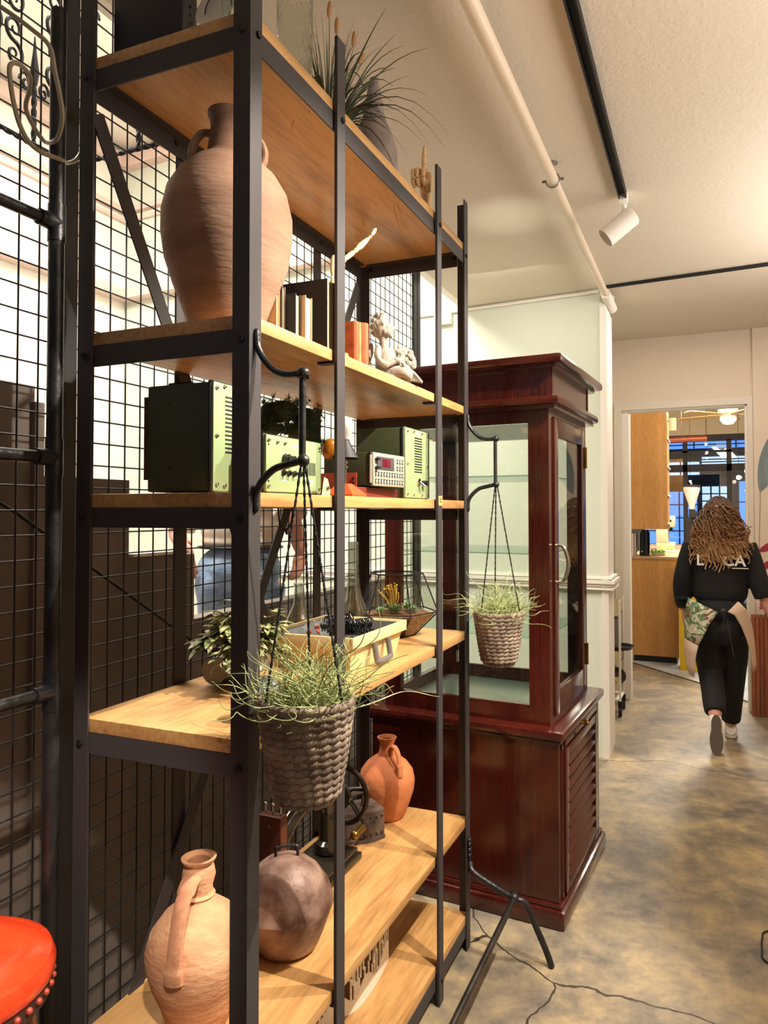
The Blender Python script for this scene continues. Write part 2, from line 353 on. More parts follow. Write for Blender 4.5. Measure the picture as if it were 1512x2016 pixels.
# ---------------------------------------------------------------- wire mesh
t = thing('wire_mesh_screen', 'tall black wire mesh screen standing behind the shelving', 'mesh screen', (-.6, .6, 0))
m = MB(); r = .0023
ys = [.1865-.6+.0535*i for i in range(-29, 42)]
for y in ys: m.cyl((0, y, .04), (0, y, 3.05), r, n=5, cap=False)
for i in range(56):
    z = .03+.0565*i-.009
    if z < 3.05: m.cyl((-.003, ys[0]-.02, z), (-.003, ys[-1]+.02, z), r, n=5, cap=False)
m.build('wire_grid', 'steelb', t, smooth=False)
for y in (-.02-.6+.12, 1.75, 1.70, -1.4):
    MB().bx(.003, .018, y-.018, y+.018, 0, 3.05).build('frame_post', 'steelb', t, smooth=False)
# diagonal stay wire
t = thing('stay_cable', 'thin dark cable stretched diagonally behind the wire mesh', 'cable', (0, 0, 0))
MB().tube([(-.70, -.30, 1.78), (-.70, .05, 1.60), (-.70, 1.0, .985), (-.70, 1.35, .76)], .0045, 6).build('cable', 'black', t)


# room shell outside the frame: plain wall on the right
o = MB().bx(3.3, 3.4, -3.5, 5.16, 0, CH).build('wall_right', 'wallwarm', smooth=False); struct(o)
# ================================================================ shelving unit
W_ = .45; L_ = 1.388; M1 = .384; M2 = 1.0765; TIP = 2.762
t = thing('shelving_unit', 'tall black steel shelving unit with six oak boards', 'shelving', (0, 0, 0))
SH = t
def angle_iron(px, py, sx, sy, z0, z1, w=.04, th=.004, ztop2=None):
    # corner at px,py ; legs run along sx*x and sy*y
    m = MB()
    m.bx(px, px+sx*w, py, py+sy*th, z0, ztop2 or z1); m.bx(px, px+sx*th, py+sy*th, py+sy*w, z0, z1)
    return m
for (x, y, sx, sy, z2) in ((0, 0, -1, 1, 0), (0, L_, -1, -1, TIP-.004), (-W_, 0, 1, 1, 0), (-W_, L_, 1, -1, 0)):
    angle_iron(x, y, sx, sy, 0, TIP, ztop2=z2 or None).build('post', 'steel', t, smooth=False)
for y in (M1, M2):
    MB().bx(-.0, .008, y-.04, y, 0, TIP-.01).build('upright_bar', 'steel', t, smooth=False)
for y in (.36, 1.07):
    MB().bx(-W_-.006, -W_, y-.045, y, 0, TIP).build('upright_bar', 'steel', t, smooth=False)
BD = [(2.599, .027, 2.524), (1.989, .028, 1.915), (1.638, .029, 1.566), (1.155, .029, 1.081), (.472, .028, .40), (.124, .028, .05)]
for i, (zt, th, zb) in enumerate(BD):
    m = MB(); m.bx(-W_+.006, -.006, .006, L_-.006, zt-th, zt, .0025)
    m.build('shelf_board', 'oak', t, ang=.5)
    zr = zt-th
    for y, s in ((.001, 1), (L_-.001, -1)):
        m = MB(); yy = y+s*.004
        m.bx(-W_+.04, -.04, yy, yy+s*.004, zb, zr-.0005); m.bx(-W_+.04, -.04, yy+s*.004, yy+s*.03, zr-.004, zr-.0005)
        m.build('end_rail', 'steel', t, smooth=False)
    if i in (0, 5):
        for x, s in ((-.001, -1), (-W_+.001, 1)):
            m = MB(); xx = x+s*.004
            m.bx(xx, xx+s*.004, .01, L_-.01, zb, zr-.0005); m.bx(xx+s*.004, xx+s*.03, .04, L_-.04, zr-.004, zr-.0005)
            m.build('long_rail', 'steel', t, smooth=False)
    else:
        for y in (M1-.03, M2-.03): MB().bx(-.045, 0, y-.012, y+.012, zr-.006, zr-.0005).build('board_bracket', 'steelb', t, smooth=False)
    zc = (zb+zr)/2 if i else 2.556
    bl = [((x, .0005, zc), (x, -.005, zc)) for x in (-.02, -W_+.02)]+[((x, L_-.008, zc), (x, L_-.015, zc)) for x in (-.05, -W_+.05)]
    if i == 0: bl += [((-.001, y, 2.555), (.005, y, 2.555)) for y in (.026, L_-.02)]
    if i in (0, 5): bl += [((.008, y, zc), (.013, y, zc)) for y in (M1-.014, M2-.014)]+[((-W_+.009, y, zc), (-W_+.013, y, zc)) for y in (.3, 1.05)]
    for p, q in bl: MB().cyl(p, q, .0075, n=8).build('bolt', 'castbracket', t)
for (y0, z0, y1, z1, dx) in ((.03, 2.49, 1.36, -.0+.06, -.004), (1.338, 2.486, .02, .20, -.010)):
    a = Vector((-W_+.012+dx+.01, y0, z0)); b = Vector((-W_+.012+dx+.01, y1, z1)); d = (b-a); ln = d.length
    m = MB(); m.box((0, 0, 0), (.004, .04, ln)); 
    o = m.build('diagonal_brace', 'steel', t, smooth=False); o.location = (a+b)/2; o.rotation_euler = (-math.atan2(d.y, d.z) if False else math.atan2(-d.y, d.z), 0, 0)
# foot plates on the two front bars
m = MB(); m.bx(-.03, 0, M2-.03, M2-.024, 0, .05); m.build('foot', 'steel', t, smooth=False)
# yellow number tag
g = MB().bx(.0085, .0092, M2-.036, M2-.002, 1.618, 1.650).build('number_tag', mat('tag_yellow', 'e0b56a', .6), t, smooth=False); g['label'] = 'yellow number tag reading 32'
text_mesh('32', 'number', 'black', .021, g, (.0095, M2-.019, 1.634), (R(90), 0, R(90)), .0002)
# swing hooks
def hook(y, label, nm='bracket_hook'):
    h = thing('wall_bracket', label, 'bracket', (0, y, 1.78))
    P = lambda x, z: (x, 0, z-1.78)
    m = MB(); m.tube(bez([P(.002, 1.95), P(.006, 1.925), P(.02, 1.90), P(.045, 1.875), P(.075, 1.865), P(.108, 1.865)]), [.0075]*5+[.0068]*20+[.007]*16, 10)
    m.tube(bez([P(.002, 1.605), P(.004, 1.635), P(.018, 1.66), P(.045, 1.682), P(.075, 1.69), P(.108, 1.697)]), .0072, 10)
    m.cyl(P(.108, 1.865), P(.108, 1.697), .0068, n=12); m.ell(P(.11, 1.865), .0125); m.ell(P(.11, 1.697), .0125)
    m.ell(P(.002, 1.948), (.008, .007, .014)); m.ell(P(.002, 1.61), (.008, .007, .014))
    m.build('arm', 'castbracket', h)
    return h
hook(.02, 'curved black iron bracket welded to the near front post'); hook(1.372, 'smaller looking curved black iron bracket on the far post')
# ---------------------------------------------------------------- foot rail
t = thing('foot_rail', 'worn steel foot rail on a splayed leg beside the shelving', 'foot rail', (.18, 1.33, 0))
MB().tube([(.0, 0, .235), (0, -.3, .232), (0, -1.2, .225), (0, -1.9, .222)], .0105, 12).build('rail_tube', mat('worn_steel', '55504a', .35, .8, col2='3a3633', vscale=12), t)
MB().tube(bez([(-.172, .035, .315), (-.155, .02, .29), (-.07, .01, .257), (0, 0, .238), (.04, .01, .22), (.075, .03, .13), (.105, .045, .05), (.122, .045, .003)]), .0115, 12).ell((0, 0, .238), (.02, .02, .02)).build('support_arm', 'castbracket', t)
m = MB()
for z in (.40, .385, .365, .345): m.ell((-.172, .03, z), (.007, .012, .008))
m.cyl((-.172, .03, .29), (-.172, .03, .41), .005, n=8)
m.build('bolt_clamp', 'castbracket', t)
# ---------------------------------------------------------------- black pipe ladder at the left
t = thing('pipe_ladder', 'black pipe ladder rack at the left edge beside the shelving', 'ladder rack', (-.47, -.04, 0))
MB().cyl((0, 0, 0), (0, 0, 2.69), .0165, n=20).build('upright', 'castbracket', t)
for z in (2.222, 1.716, 1.218):
    m = MB(); m.cyl((0, -.0, z), (0, -1.6, z), .0125, n=16); m.cyl((0, -.045, z), (0, 0, z), .017, .019, n=16); m.cyl((0, 0, z-.04), (0, 0, z+.04), .0185, n=18)
    m.build('rung', 'castbracket', t)
CBL = thing('cable_loop', 'beige cable hanging in loops over the black pipe ladder', 'cable', (-.47, -.04, 2.5))
# ================================================================ display cabinet
t = thing('display_cabinet', 'tall dark red mahogany display cabinet with glass and a louvred door', 'cabinet', (.2826, 1.6258, 0), R(-3.82))
W, D = .822, .74
def rim(m, z0, z1, ov, r=None):
    # moulded slab with rounded nose
    h = z1-z0; r = r or h/2
    m.bx(-W-ov, ov, -ov, D+ov, z0, z1, min(h*.45, .018))
m = MB(); m.bx(-W, 0, 0, D, .07, .72); m.build('base_body', 'mahog', t, smooth=False)
m = MB(); rim(m, 0, .072, .028); m.bx(-W-.012, .012, -.012, D+.012, .072, .088, .004); m.build('plinth', 'mahog', t)
m = MB(); rim(m, .712, .75, .026); m.bx(-W-.01, .01, -.01, D+.01, .698, .712, .003); m.build('ledge', 'mahog', t)
# side stiles with flutes on the lower body
m = MB()
for x in (-.16, -.13, -.115): m.bx(x, x+.004, -.003, 0.002, .09, .70)
for y in (.035, D-.06): m.bx(-.002, .006, y, y+.02, .09, .70)
m.build('fluting', 'mahog', t, smooth=False)
# louvred door
d = MB(); 
d.bx(.0, .014, .065, .11, .10, .66, .002); d.bx(.0, .014, .60, .645, .10, .66, .002); d.bx(0, .014, .11, .60, .10, .135, .002); d.bx(0, .014, .11, .60, .625, .66, .002)
d = d.build('louvre_door', 'mahog', t)
for i in range(10):
    z = .158+i*.0495
    MB().box((.003, .355, z), (.005, .486, .043), rot=(0, R(-36), 0), bev=.0015).build('slat', 'mahog', d)
MB().bx(.0005, .002, .11, .60, .135, .625).build('gap_shade', mat('gap_shade_dark', '120505', .8), d, smooth=False)  # near-black sheet: shade between the slats put in as colour
MB().bx(0, .012, .065, .645, .672, .698, .002).build('drawer_strip', 'mahog', t)
br = mat('aged_brass', '8c6a30', .3, .9)
kn = MB(); kn.cyl((.012, .37, .685), (.026, .37, .685), .006, n=12); kn.ell((.03, .37, .685), .009); kn.ell((.02, .40, .687), .008); kn.build('brass_knob', br, t)
MB().cyl((.012, .215, .682), (.016, .215, .682), .008, n=12).build('keyhole', 'black', t)
# upper case
u = .042; ZL, ZC = .75, 2.02
m = MB()
for (x0, x1, y0, y1) in ((-u-.085, -u, u, u+.03), (-W+u, -W+u+.075, u, u+.03), (-u-.085, -u, D-u-.03, D-u), (-W+u, -W+u+.075, D-u-.03, D-u)):
    m = MB(); m.bx(x0, x1, y0, y1, ZL, ZC)
    yy = y0-.002 if y0 < .3 else y1
    for q in (.02, .045): m.bx(x0+q, x0+q+.008, yy, yy+.003, ZL+.03, ZC-.03)
    m.build('corner_post', 'mahog', t, smooth=False)
for y0, y1 in ((u, u+.03), (D-u-.03, D-u)):
    MB().bx(-W+u+.075, -u-.085, y0, y1, ZL, ZL+.065).bx(-W+u+.075, -u-.085, y0+.004, y1-.004, ZL+.065, ZL+.073).build('frame_rail', 'mahog', t, smooth=False); MB().bx(-W+u+.075, -u-.085, y0, y1, 1.955, ZC).build('frame_rail', 'mahog', t, smooth=False)
for z0, z1 in ((ZL, ZL+.065), (1.955, ZC)): MB().bx(-W+u, -W+u+.03, u+.03, D-u-.03, z0, z1).build('frame_rail', 'mahog', t, smooth=False)
m = MB(); m.bx(-.06, -u, u+.03, u+.055, ZL, ZC); m.bx(-.06, -u, D-u-.055, D-u-.03, ZL, ZC); m.bx(-.06, -u, u+.055, D-u-.055, 1.985, ZC); m.bx(-.06, -u, u+.055, D-u-.055, ZL, ZL+.02)
m.build('door_jamb', 'mahog', t, smooth=False)
dr = MB(); x0, x1 = -.058, -.034; ya, yb = u+.058, D-u-.058
dr.bx(x0, x1, ya, ya+.06, .775, 1.98, .003); dr.bx(x0, x1, yb-.06, yb, .775, 1.98, .003); dr.bx(x0, x1, ya+.06, yb-.06, .775, .87, .003); dr.bx(x0, x1, ya+.06, yb-.06, 1.905, 1.98, .003)
dr = dr.build('glass_door', 'mahog', t)
MB().bx(-.048, -.045, ya+.055, yb-.055, .865, 1.91).build('door_pane', 'pane', dr, smooth=False)
MB().tube(bez([(-.034, .128, 1.46), (-.005, .128, 1.45), (.012, .128, 1.385), (-.005, .128, 1.32), (-.034, .128, 1.31)]), [.006]*8+[.008]*17+[.006]*8, 10).build('arched_handle', mat('brushed_nickel', 'b5aca0', .25, .9), dr)
for z in (1.85, .93): MB().bx(-.036, -.028, yb-.004, yb+.012, z-.05, z+.05, .001).cyl((-.028, yb+.004, z-.05), (-.028, yb+.004, z+.05), .005, n=10).build('hinge', br, dr)
MB().bx(-W+u+.07, -u-.08, u+.012, u+.016, ZL+.06, 1.96).build('side_pane', 'pane', t, smooth=False)
MB().bx(-W+u+.07, -u-.08, D-u-.016, D-u-.012, ZL+.06, 1.96).build('side_pane', 'pane', t, smooth=False)
MB().bx(-W+u+.01, -W+u+.014, u+.03, D-u-.03, ZL+.06, 1.96).build('side_pane', 'pane', t, smooth=False)
sg = glass('shelf_glass', (.75, .9, .84), .1)
for z in (1.745, 1.425, 1.085): MB().bx(-W+u+.035, -u-.04, u+.035, D-u-.035, z-.003, z+.003).build('glass_shelf', sg, t, smooth=False)
MB().bx(-W+u+.02, -.07, u+.032, D-u-.032, ZL+.001, ZL+.012).build('cabinet_floor', mat('steel_sheet', '9fa39c', .28, .7), t, smooth=False)
MB().bx(-W+u+.02, -.07, u+.032, D-u-.032, 1.955, 2.015).build('light_box', mat('dark_box', '241510', .3), t, smooth=False)
m = MB(); rim(m, 2.02, 2.056, .012); m.bx(-W+.01, -.01, .01, D-.01, 2.006, 2.02); m.build('lower_cornice', 'mahog', t)
m = MB(); m.bx(-W+.03, -.03, .03, D-.03, 2.056, 2.175)
for x in (-.05, -.075, -.10, -.16): m.bx(x, x+.006, .027, .031, 2.06, 2.17)
for y in (.04, .052, D-.06): m.bx(-.031, -.026, y, y+.006, 2.06, 2.17)
m.build('frieze', 'mahog', t, smooth=False)
m = MB(); rim(m, 2.18, 2.216, .03); m.bx(-W+.005, -.005, .005, D-.005, 2.166, 2.18); m.build('top_cornice', 'mahog', t)
# a card with dark words and a small blue bottle stand inside the case
# ================================================================ things on the shelves
Z1, Z2, Z3, Z4, Z5, Z6 = 2.599, 1.989, 1.638, 1.155, .472, .124
def handle(m, pts, r, n=10, flat=.6, k=6): m.tube(bez(pts, k), r, n, flat=flat); return m
# ---- big amphora, board 2
t = thing('clay_amphora', 'very large brown clay amphora standing second board from the top', 'jar', (-.165, .15, Z2))
pr = [(0, .002), (.070, .002), (.078, .012), (.094, .05), (.117, .11), (.136, .17), (.1435, .225), (.143, .27), (.132, .32), (.108, .36), (.078, .388), (.055, .402), (.046, .415), (.041, .45), (.038, .475), (.041, .49), (.045, .497), (.045, .506), (.037, .507), (.032, .495), (.030, .44), (.034, .41)]
MB().lathe(pr, 48).build('body', 'term_dark', t)
for a in (R(205), R(25)):
    m = MB(); c, s = math.cos(a), math.sin(a)
    handle(m, [(c*.036, s*.036, .46), (c*.06, s*.06, .458), (c*.079, s*.079, .43), (c*.082, s*.082, .405), (c*.074, s*.074, .386)], .013, flat=.6); m.build('handle', 'term_dark', t)
# ---- green radio sets, board 3
MT['green'] = mat('sage_green_enamel', '93a577', .42, bump=.05, bscale=50, var=.1, vscale=6)
MT['olive'] = mat('dark_olive_case', '3b4127', .5, bump=.1, bscale=120)
MT['chrome'] = mat('chrome', 'c8c4bb', .15, 1)
MT['paintw'] = mat('printed_white', 'e8eadc', .6)
def screws(par, x, pts, r=.0045):
    for (y, z) in pts: MB().cyl((x, y, z), (x+.003, y, z), r, n=12).ell((x+.003, y, z), (.0015, r*.9, r*.9), n=8).build('screw', 'chrome', par)
def radio(name, label, loc, dx, wy, hz, group=None):
    t = thing(name, label, 'radio', loc, 0, group)
    MB().bx(-dx, -.012, .004, wy-.004, .003, hz-.003, .005).build('case', 'olive', t)
    MB().bx(-.013, -.006, 0, wy, 0, hz, .004).build('bezel', 'black', t)
    MB().bx(-.006, 0, .003, wy-.003, .003, hz-.002, .006).build('front_plate', 'green', t)
    return t
t = radio('radio_set', 'tall green radio set with vent slots beside the near post', (-.118, .04, Z3+.0005), .175, .158, .235)
screws(t, 0, [(.014, .22), (.014, .12), (.014, .018), (.04, .226), (.04, .016), (.15, .22), (.15, .018)])
for i in range(14): MB().bx(-.001, .0008, .042, .115, .085+i*.009, .0885+i*.009).build('vent_slot', 'black', t, smooth=False)
MB().bx(-.19, -.175, .01, .02, .03, .21).build('rear_flange', mat('rust_brown', '4a3528', .7), t)
MB().bx(-.16, -.1, .05, .1, .236, .246, .003).build('top_connector', 'black', t)
for p in ((-.115, .19), (-.115, .055)): MB().cyl((p[0], .0045, p[1]), (p[0], .0025, p[1]), .0022, n=10).build('screw', 'black', t)
t = radio('radio_set', 'square green transmitter panel with knobs and printed dials under the bonsai', (-.035, .108, Z3+.0005), .07, .238, .128)
screws(t, 0, [(.012, .114), (.012, .016), (.226, .114), (.226, .016), (.045, .112), (.075, .112)], .004)
for p in ((.012, .104), (.226, .104), (.012, .026)): MB().cyl((0, p[0], p[1]), (.0012, p[0], p[1]), .002, n=8).build('rivet', 'black', t)
m = MB(); m.cyl((0, .075, .075), (.012, .075, .075), .012, n=20).cyl((.012, .075, .075), (.018, .075, .075), .008, n=16); m.build('dial_knob', 'castbracket', t)
m = MB(); m.cyl((0, .093, .077), (.016, .093, .077), .007, n=16); m.build('dial_knob', 'castbracket', t)
for i, y in enumerate((.068, .09, .112, .136)):
    m = MB(); m.cyl((0, y, .046), (.006, y, .046), .0065, n=6).cyl((.006, y, .046), (.014, y, .046), .003, n=8); m.build('toggle_switch', 'castbracket', t)
for i in range(8): MB().bx(0, .0009, .158+i*.0065, .1605+i*.0065, .045, .075).build('vent_slot', 'black', t, smooth=False)
MB().tube([(.0008, .075+.015*math.cos(a), .075+.015*math.sin(a)) for a in [R(40+i*10) for i in range(11)]], .0009, 4).build('dial_arc', 'paintw', t)
for (y, z, w) in ((.125, .108, .06), (.128, .1005, .035), (.066, .036, .014), (.090, .036, .012), (.112, .036, .010), (.138, .036, .016), (.182, .034, .03), (.184, .028, .034), (.184, .022, .022), (.072, .029, .02)):
    n = max(3, int(w/.0035)); m = MB()
    for q in range(n): m.bx(.0001, .0006, y-w/2+q*w/n, y-w/2+(q+.62)*w/n, z-.0016, z+.0016)
    m.build('printed_legend', 'paintw', t, smooth=False)
t = radio('radio_set', 'tall green radio set with slots and toggle farthest from the camera', (-.035, .86, Z3+.0005), .17, .212, .225)
screws(t, 0, [(.02, .212), (.07, .214), (.14, .214), (.19, .212), (.02, .11), (.19, .11), (.02, .016), (.07, .014), (.14, .014), (.19, .016)], .0045)
for i in range(14): MB().bx(0, .0008, .078, .142, .085+i*.0083, .0885+i*.0083).build('vent_slot', 'black', t, smooth=False)
m = MB(); m.cyl((0, .112, .055), (.004, .112, .055), .012, n=20).cyl((.004, .112, .055), (.02, .118, .04), .005, n=10); m.build('toggle_lever', 'chrome', t)
m = MB(); m.cyl((0, .145, .052), (.018, .145, .052), .009, n=16); m.build('bolt_knob', 'castbracket', t)
MB().box((.0006, .108, .212), (.001, .03, .006), bev=0).box((.0006, .108, .203), (.001, .02, .004)).build('maker_plate', 'paintw', t, smooth=False)
MB().tube([(-.002, .205, .205), (.012, .225, .203), (.012, .245, .2), (-.002, .25, .2)], .002, 6).build('hook', 'chrome', t)
# ---- keypad instrument over the red case
t = thing('metal_case', 'low brick red metal case lying under the keypad instrument', 'case', (-.05, .565, Z3+.0005))
MB().bx(-.17, 0, .0, .27, 0, .028, .002).build('case_body', mat('brick_red_paint', '6b2418', .5), t)
m = MB(); m.bx(-.17, -.002, 0, .003, 0, .066, .001)
m.build('side_plate', mat('brick_red_plate', '8a3524', .5), t)
for z in (.012, .025, .038, .05): MB().cyl((-.012, .0, z), (-.012, -.002, z), .004, n=8).build('hole', 'black', t)
t = thing('keypad_instrument', 'silver fronted measuring instrument with keypad and dark red display', 'instrument', (-.03, .62, Z3+.031), R(-3))
MB().bx(-.16, -.012, .002, .20, .002, .095, .003).build('case', 'olive', t)
MB().bx(-.013, -.007, 0, .202, 0, .097, .002).build('bezel', 'black', t)
MB().bx(-.007, 0, .004, .2, .002, .095, .002).build('front_plate', mat('satin_silver', 'b9b8a4', .35, .3), t)
MB().bx(0, .0012, .022, .13, .048, .085, .0003).build('display_panel', mat('panel_grey', '4a4a4c', .4), t)
MB().bx(.001, .002, .055, .105, .056, .08, .0003).build('display_window', mat('display_red', '5a0f22', .15, emis='7a1030', estr=.25), t)
for z in (.053, .077): MB().bx(.0012, .012, .012, .028, z-.003, z+.003, .001).build('lever', 'black', t)
MT['key'] = mat('key_white', 'd8d8d0', .5)
def keycap(y, z):
    k = MB().bx(0, .0015, y, y+.0095, z, z+.0115, .0003).build('key', 'black', t, smooth=False); k2 = MB().bx(.0015, .0055, y+.0005, y+.0055, z+.0005, z+.0085, .0008).build('key_cap', 'key', k)
for r_ in range(4):
    for c_ in range(11):
        if r_ > 1 and c_ < 8: continue
        keycap(.014+c_*.0168, .010+r_*.0205)
MB().bx(-.009, -.004, -.0005, .001, .01, .088).build('trim_strip', 'paintw', t, smooth=False)
# ---- lamp with the orange base
t = thing('table_lamp', 'small lamp with orange pyramid base, chrome stem and pale knob', 'lamp', (-.075, .498, Z3))
def frust(m, hb, ht, h, z=0):
    m.prism([(0, 0)]*0 or [(-hb, -hb), (hb, -hb), (hb, hb), (-hb, hb)], ((0, 0, z), (1, 0, 0), (0, 1, 0), (0, 0, 1)), 0, .006)
    vs = [m.bm.verts.new((x, y, z+.006)) for x, y in ((-hb, -hb), (hb, -hb), (hb, hb), (-hb, hb))]; ws = [m.bm.verts.new((x, y, z+h)) for x, y in ((-ht, -ht), (ht, -ht), (ht, ht), (-ht, ht))]
    for i in range(4): m.bm.faces.new((vs[i], vs[(i+1) % 4], ws[(i+1) % 4], ws[i]))
    m.bm.faces.new(ws); return m
t.location = (-.075, .515, Z3); t.rotation_euler = (0, 0, R(0))
# keep clear of the red case: the lamp stands in front of its plate
t.location = (-.055, .505, Z3)
frust(MB(), .042, .014, .034).build('base', mat('orange_enamel', 'd4552c', .35), t)
MB().cyl((0, 0, .034), (0, 0, .10), .0035, n=12).cyl((0, 0, .075), (0, 0, .08), .008, n=12).cyl((0, 0, .088), (0, 0, .092), .008, n=12).build('stem', 'chrome', t)
MB().lathe([(.034, .10), (.036, .102), (.012, .145), (.010, .15)], 24).build('cone_shade', 'black', t)
MB().lathe([(.0, .148), (.012, .15), (.018, .17), (.022, .19), (.016, .208), (0, .212)], 24).build('marble_knob', mat('pale_marble', 'cfc4b6', .5, var=.3, vscale=60), t)
MB().ell((-.03, -.03, .125), (.02, .02, .028), rot=(0, R(20), 0)).build('amber_glass', mat('amber', 'b8741e', .15, trans=.5), t)
# ---- price card
t = thing('price_card', 'small cream paper card with handwritten 14 leaning on the board edge', 'card', (-.012, .305, Z3))
o = MB().prism([(0, 0), (.046, 0), (.018, .038), (0, .042)], ((0, 0, 0), (0, 1, 0), (.15, 0, 1), (1, 0, 0)), 0, .0008).build('paper', mat('cream_paper', 'ecd9a0', .7), t, smooth=False)
text_mesh('14', 'handwriting', 'black', .017, t, (.006, .018, .016), (R(90), 0, R(90)), .0003)
# ---- bonsai pine
t = thing('bonsai_pine', 'dark green bonsai pine behind the square green radio panel', 'bonsai', (-.30, .50, Z3))
MB().lathe([(0, 0), (.05, 0), (.065, .045), (.07, .05), (.062, .05), (.055, .035), (0, .035)], 24).build('pot', 'term_dark', t)
MB().tube(bez([(0, 0, .035), (.01, .02, .09), (-.01, .04, .13), (.02, .09, .17), (.03, .12, .2)]), [.014-.0003*i for i in range(33)], 10).tube(bez([(-.01, .04, .13), (0, 0, .17), (.0, -.05, .19)]), .006, 8).tube(bez([(.0, .03, .12), (.02, .1, .13), (.02, .16, .16)]), .005, 8).build('trunk', mat('bark', '4a3425', .9, bump=.6, bscale=60), t)
MT['pine'] = mat('pine_green', '33451f', .8, col2='141f0c', vscale=20)
m = MB(); rnd = random.Random(4)
for (cx, cy, cz, r_) in ((.0, -.06, .20, .07), (.02, .02, .235, .075), (.0, .09, .25, .08), (.03, .15, .24, .07), (.02, .18, .185, .06), (.05, .09, .19, .06), (.03, -.02, .185, .05), (.04, .2, .15, .05)):
    m.ell((cx, cy, cz), (r_*.55, r_*.7, r_*.38), n=10)
    for k in range(110):
        a = rnd.random()*2*PI; b_ = rnd.uniform(-.5, 1); rr = r_*rnd.uniform(.35, 1)
        p = Vector((cx+rr*math.cos(a)*.8, cy+rr*math.sin(a), cz+rr*.55*b_))
        for q in range(8):
            d = Vector((rnd.uniform(-1, 1), rnd.uniform(-1, 1), rnd.uniform(-.4, 1))).normalized()*.018
            e_ = p+d; e_.z = min(e_.z, .315); s_ = d.orthogonal().normalized()*.0012
            m.face([p-s_, p+s_, e_])
m.build('needles', 'pine', t, smooth=False)
# ---- books and binder, board 2
cream = mat('book_pages', 'd9b98c', .85, bump=.5, bscale=200, stretch=(1, .02, .02))
def book(label, loc, dx, wy, hz, cover, group='books on the second board', name='book'):
    t = thing(name, label, 'book', loc, 0, group)
    MB().bx(-dx, 0, 0, .0025, 0, hz).bx(-dx, 0, wy-.0025, wy, 0, hz).bx(-dx, -dx+.003, .0025, wy-.0025, 0, hz).build('cover', cover, t, smooth=False)
    MB().bx(-dx+.003, -.003, .0026, wy-.0026, .003, hz-.003).build('pages', cream, t, smooth=False)
    return t
navy = mat('navy_cloth', '15202e', .6); blk = mat('black_cloth', '0c0c0f', .55); rust = mat('rust_cloth', 'b3561c', .6, col2='8a3c12', vscale=30)
book('cream paperback squeezed next to the big amphora', (-.062, .190, Z2+.0005), .022, .012, .118, cream)
book('thin grey book between cream paperback and blue hardback', (-.056, .2045, Z2+.0005), .03, .012, .118, mat('grey_board', '6a6258', .6))
book('dark blue hardback standing with its cover to the camera', (-.030, .218, Z2+.0005), .048, .020, .103, navy)
book('slim cream book in front of the black binder', (-.018, .2405, Z2+.0005), .06, .030, .103, cream)
book('tall black ring binder standing behind the books', (-.012, .330, Z2+.0005), .24, .040, .168, blk, name='binder')
def spinebook(label, loc, wy, hz, c_):
    t = thing('book', label, 'book', loc, 0, 'books on the second board')
    m = MB(); m.tube([(0, wy*.5, 0), (0, wy*.5, hz)], wy*.5, 10, flat=1); m.bx(-.12, 0, 0, .0025, 0, hz).bx(-.12, 0, wy-.0025, wy, 0, hz)
    m.build('cover', c_, t); MB().bx(-.117, -.004, .0026, wy-.0026, .002, hz-.004).build('pages', cream, t, smooth=False)
spinebook('worn orange book nearest the wooden figure', (-.035, .510, Z2+.0005), .022, .112, rust)
spinebook('middle worn orange book of the leaning trio', (-.035, .534, Z2+.0005), .016, .115, mat('orange_cloth', 'd8853a', .6, col2='b3561c', vscale=40))
spinebook('wider orange book beside the thin black one', (-.035, .552, Z2+.0005), .032, .118, rust)
spinebook('thin black book at the end by the cherub', (-.035, .586, Z2+.0005), .012, .122, blk)
# ---- wooden mannequin
MT['limewood'] = mat('lime_wood', 'd9b17c', .45, var=.12, vscale=14, stretch=(1, 1, .2))
t = thing('artist_mannequin', 'jointed wooden artist figure with one arm raised, behind the upright', 'figurine', (-.05, .455, Z2))
def seg(name, a, b_, r0, r1, mid=1.15):
    a = Vector(a); b_ = Vector(b_); p = [a.lerp(b_, q/6) for q in range(7)]
    rr = [r0*.6, r0, r0*mid, (r0+r1)/2*mid, r1*mid, r1, r1*.6]
    return MB().tube(p, rr, 12).build(name, 'limewood', t)
MB().lathe([(0, 0), (.03, 0), (.03, .008), (.0, .008)], 24).build('base', 'limewood', t)
seg('leg', (0, -.008, .05), (0, -.008, .10), .007, .008); seg('leg', (0, -.008, .105), (0, -.006, .175), .009, .012); seg('leg', (0, .012, .05), (0, .012, .10), .007, .008); seg('leg', (0, .012, .105), (0, .01, .175), .009, .012)
MB().ell((.008, -.008, .014), (.016, .006, .006)).ell((.0, -.008, .032), .007).build('foot', 'limewood', t); MB().ell((.008, .012, .014), (.016, .006, .006)).ell((0, .012, .032), .007).build('foot', 'limewood', t)
MB().ell((0, .002, .19), (.013, .02, .016)).build('hips', 'limewood', t); MB().ell((0, .002, .215), .011).build('waist', 'limewood', t); MB().ell((0, .004, .25), (.014, .024, .03)).build('chest', 'limewood', t)
MB().ell((0, .012, .30), (.013, .012, .019)).cyl((0, .006, .275), (0, .01, .29), .005).build('head', 'limewood', t)
seg('upper_arm', (0, .03, .268), (.01, .075, .305), .006, .006); seg('forearm', (.012, .082, .312), (.02, .14, .362), .0075, .006); MB().ell((.024, .165, .388), (.004, .006, .022), rot=(R(-45), 0, 0)).build('hand', 'limewood', t)
MB().ell((0, .03, .268), .008).ell((.011, .078, .308), .007).ell((.021, .146, .367), .005).build('joint', 'limewood', t)
seg('upper_arm', (0, -.024, .262), (0, -.03, .21), .006, .006); seg('forearm', (0, -.03, .205), (.005, -.03, .155), .006, .005); MB().ell((.006, -.03, .138), (.005, .004, .014)).build('hand', 'limewood', t)
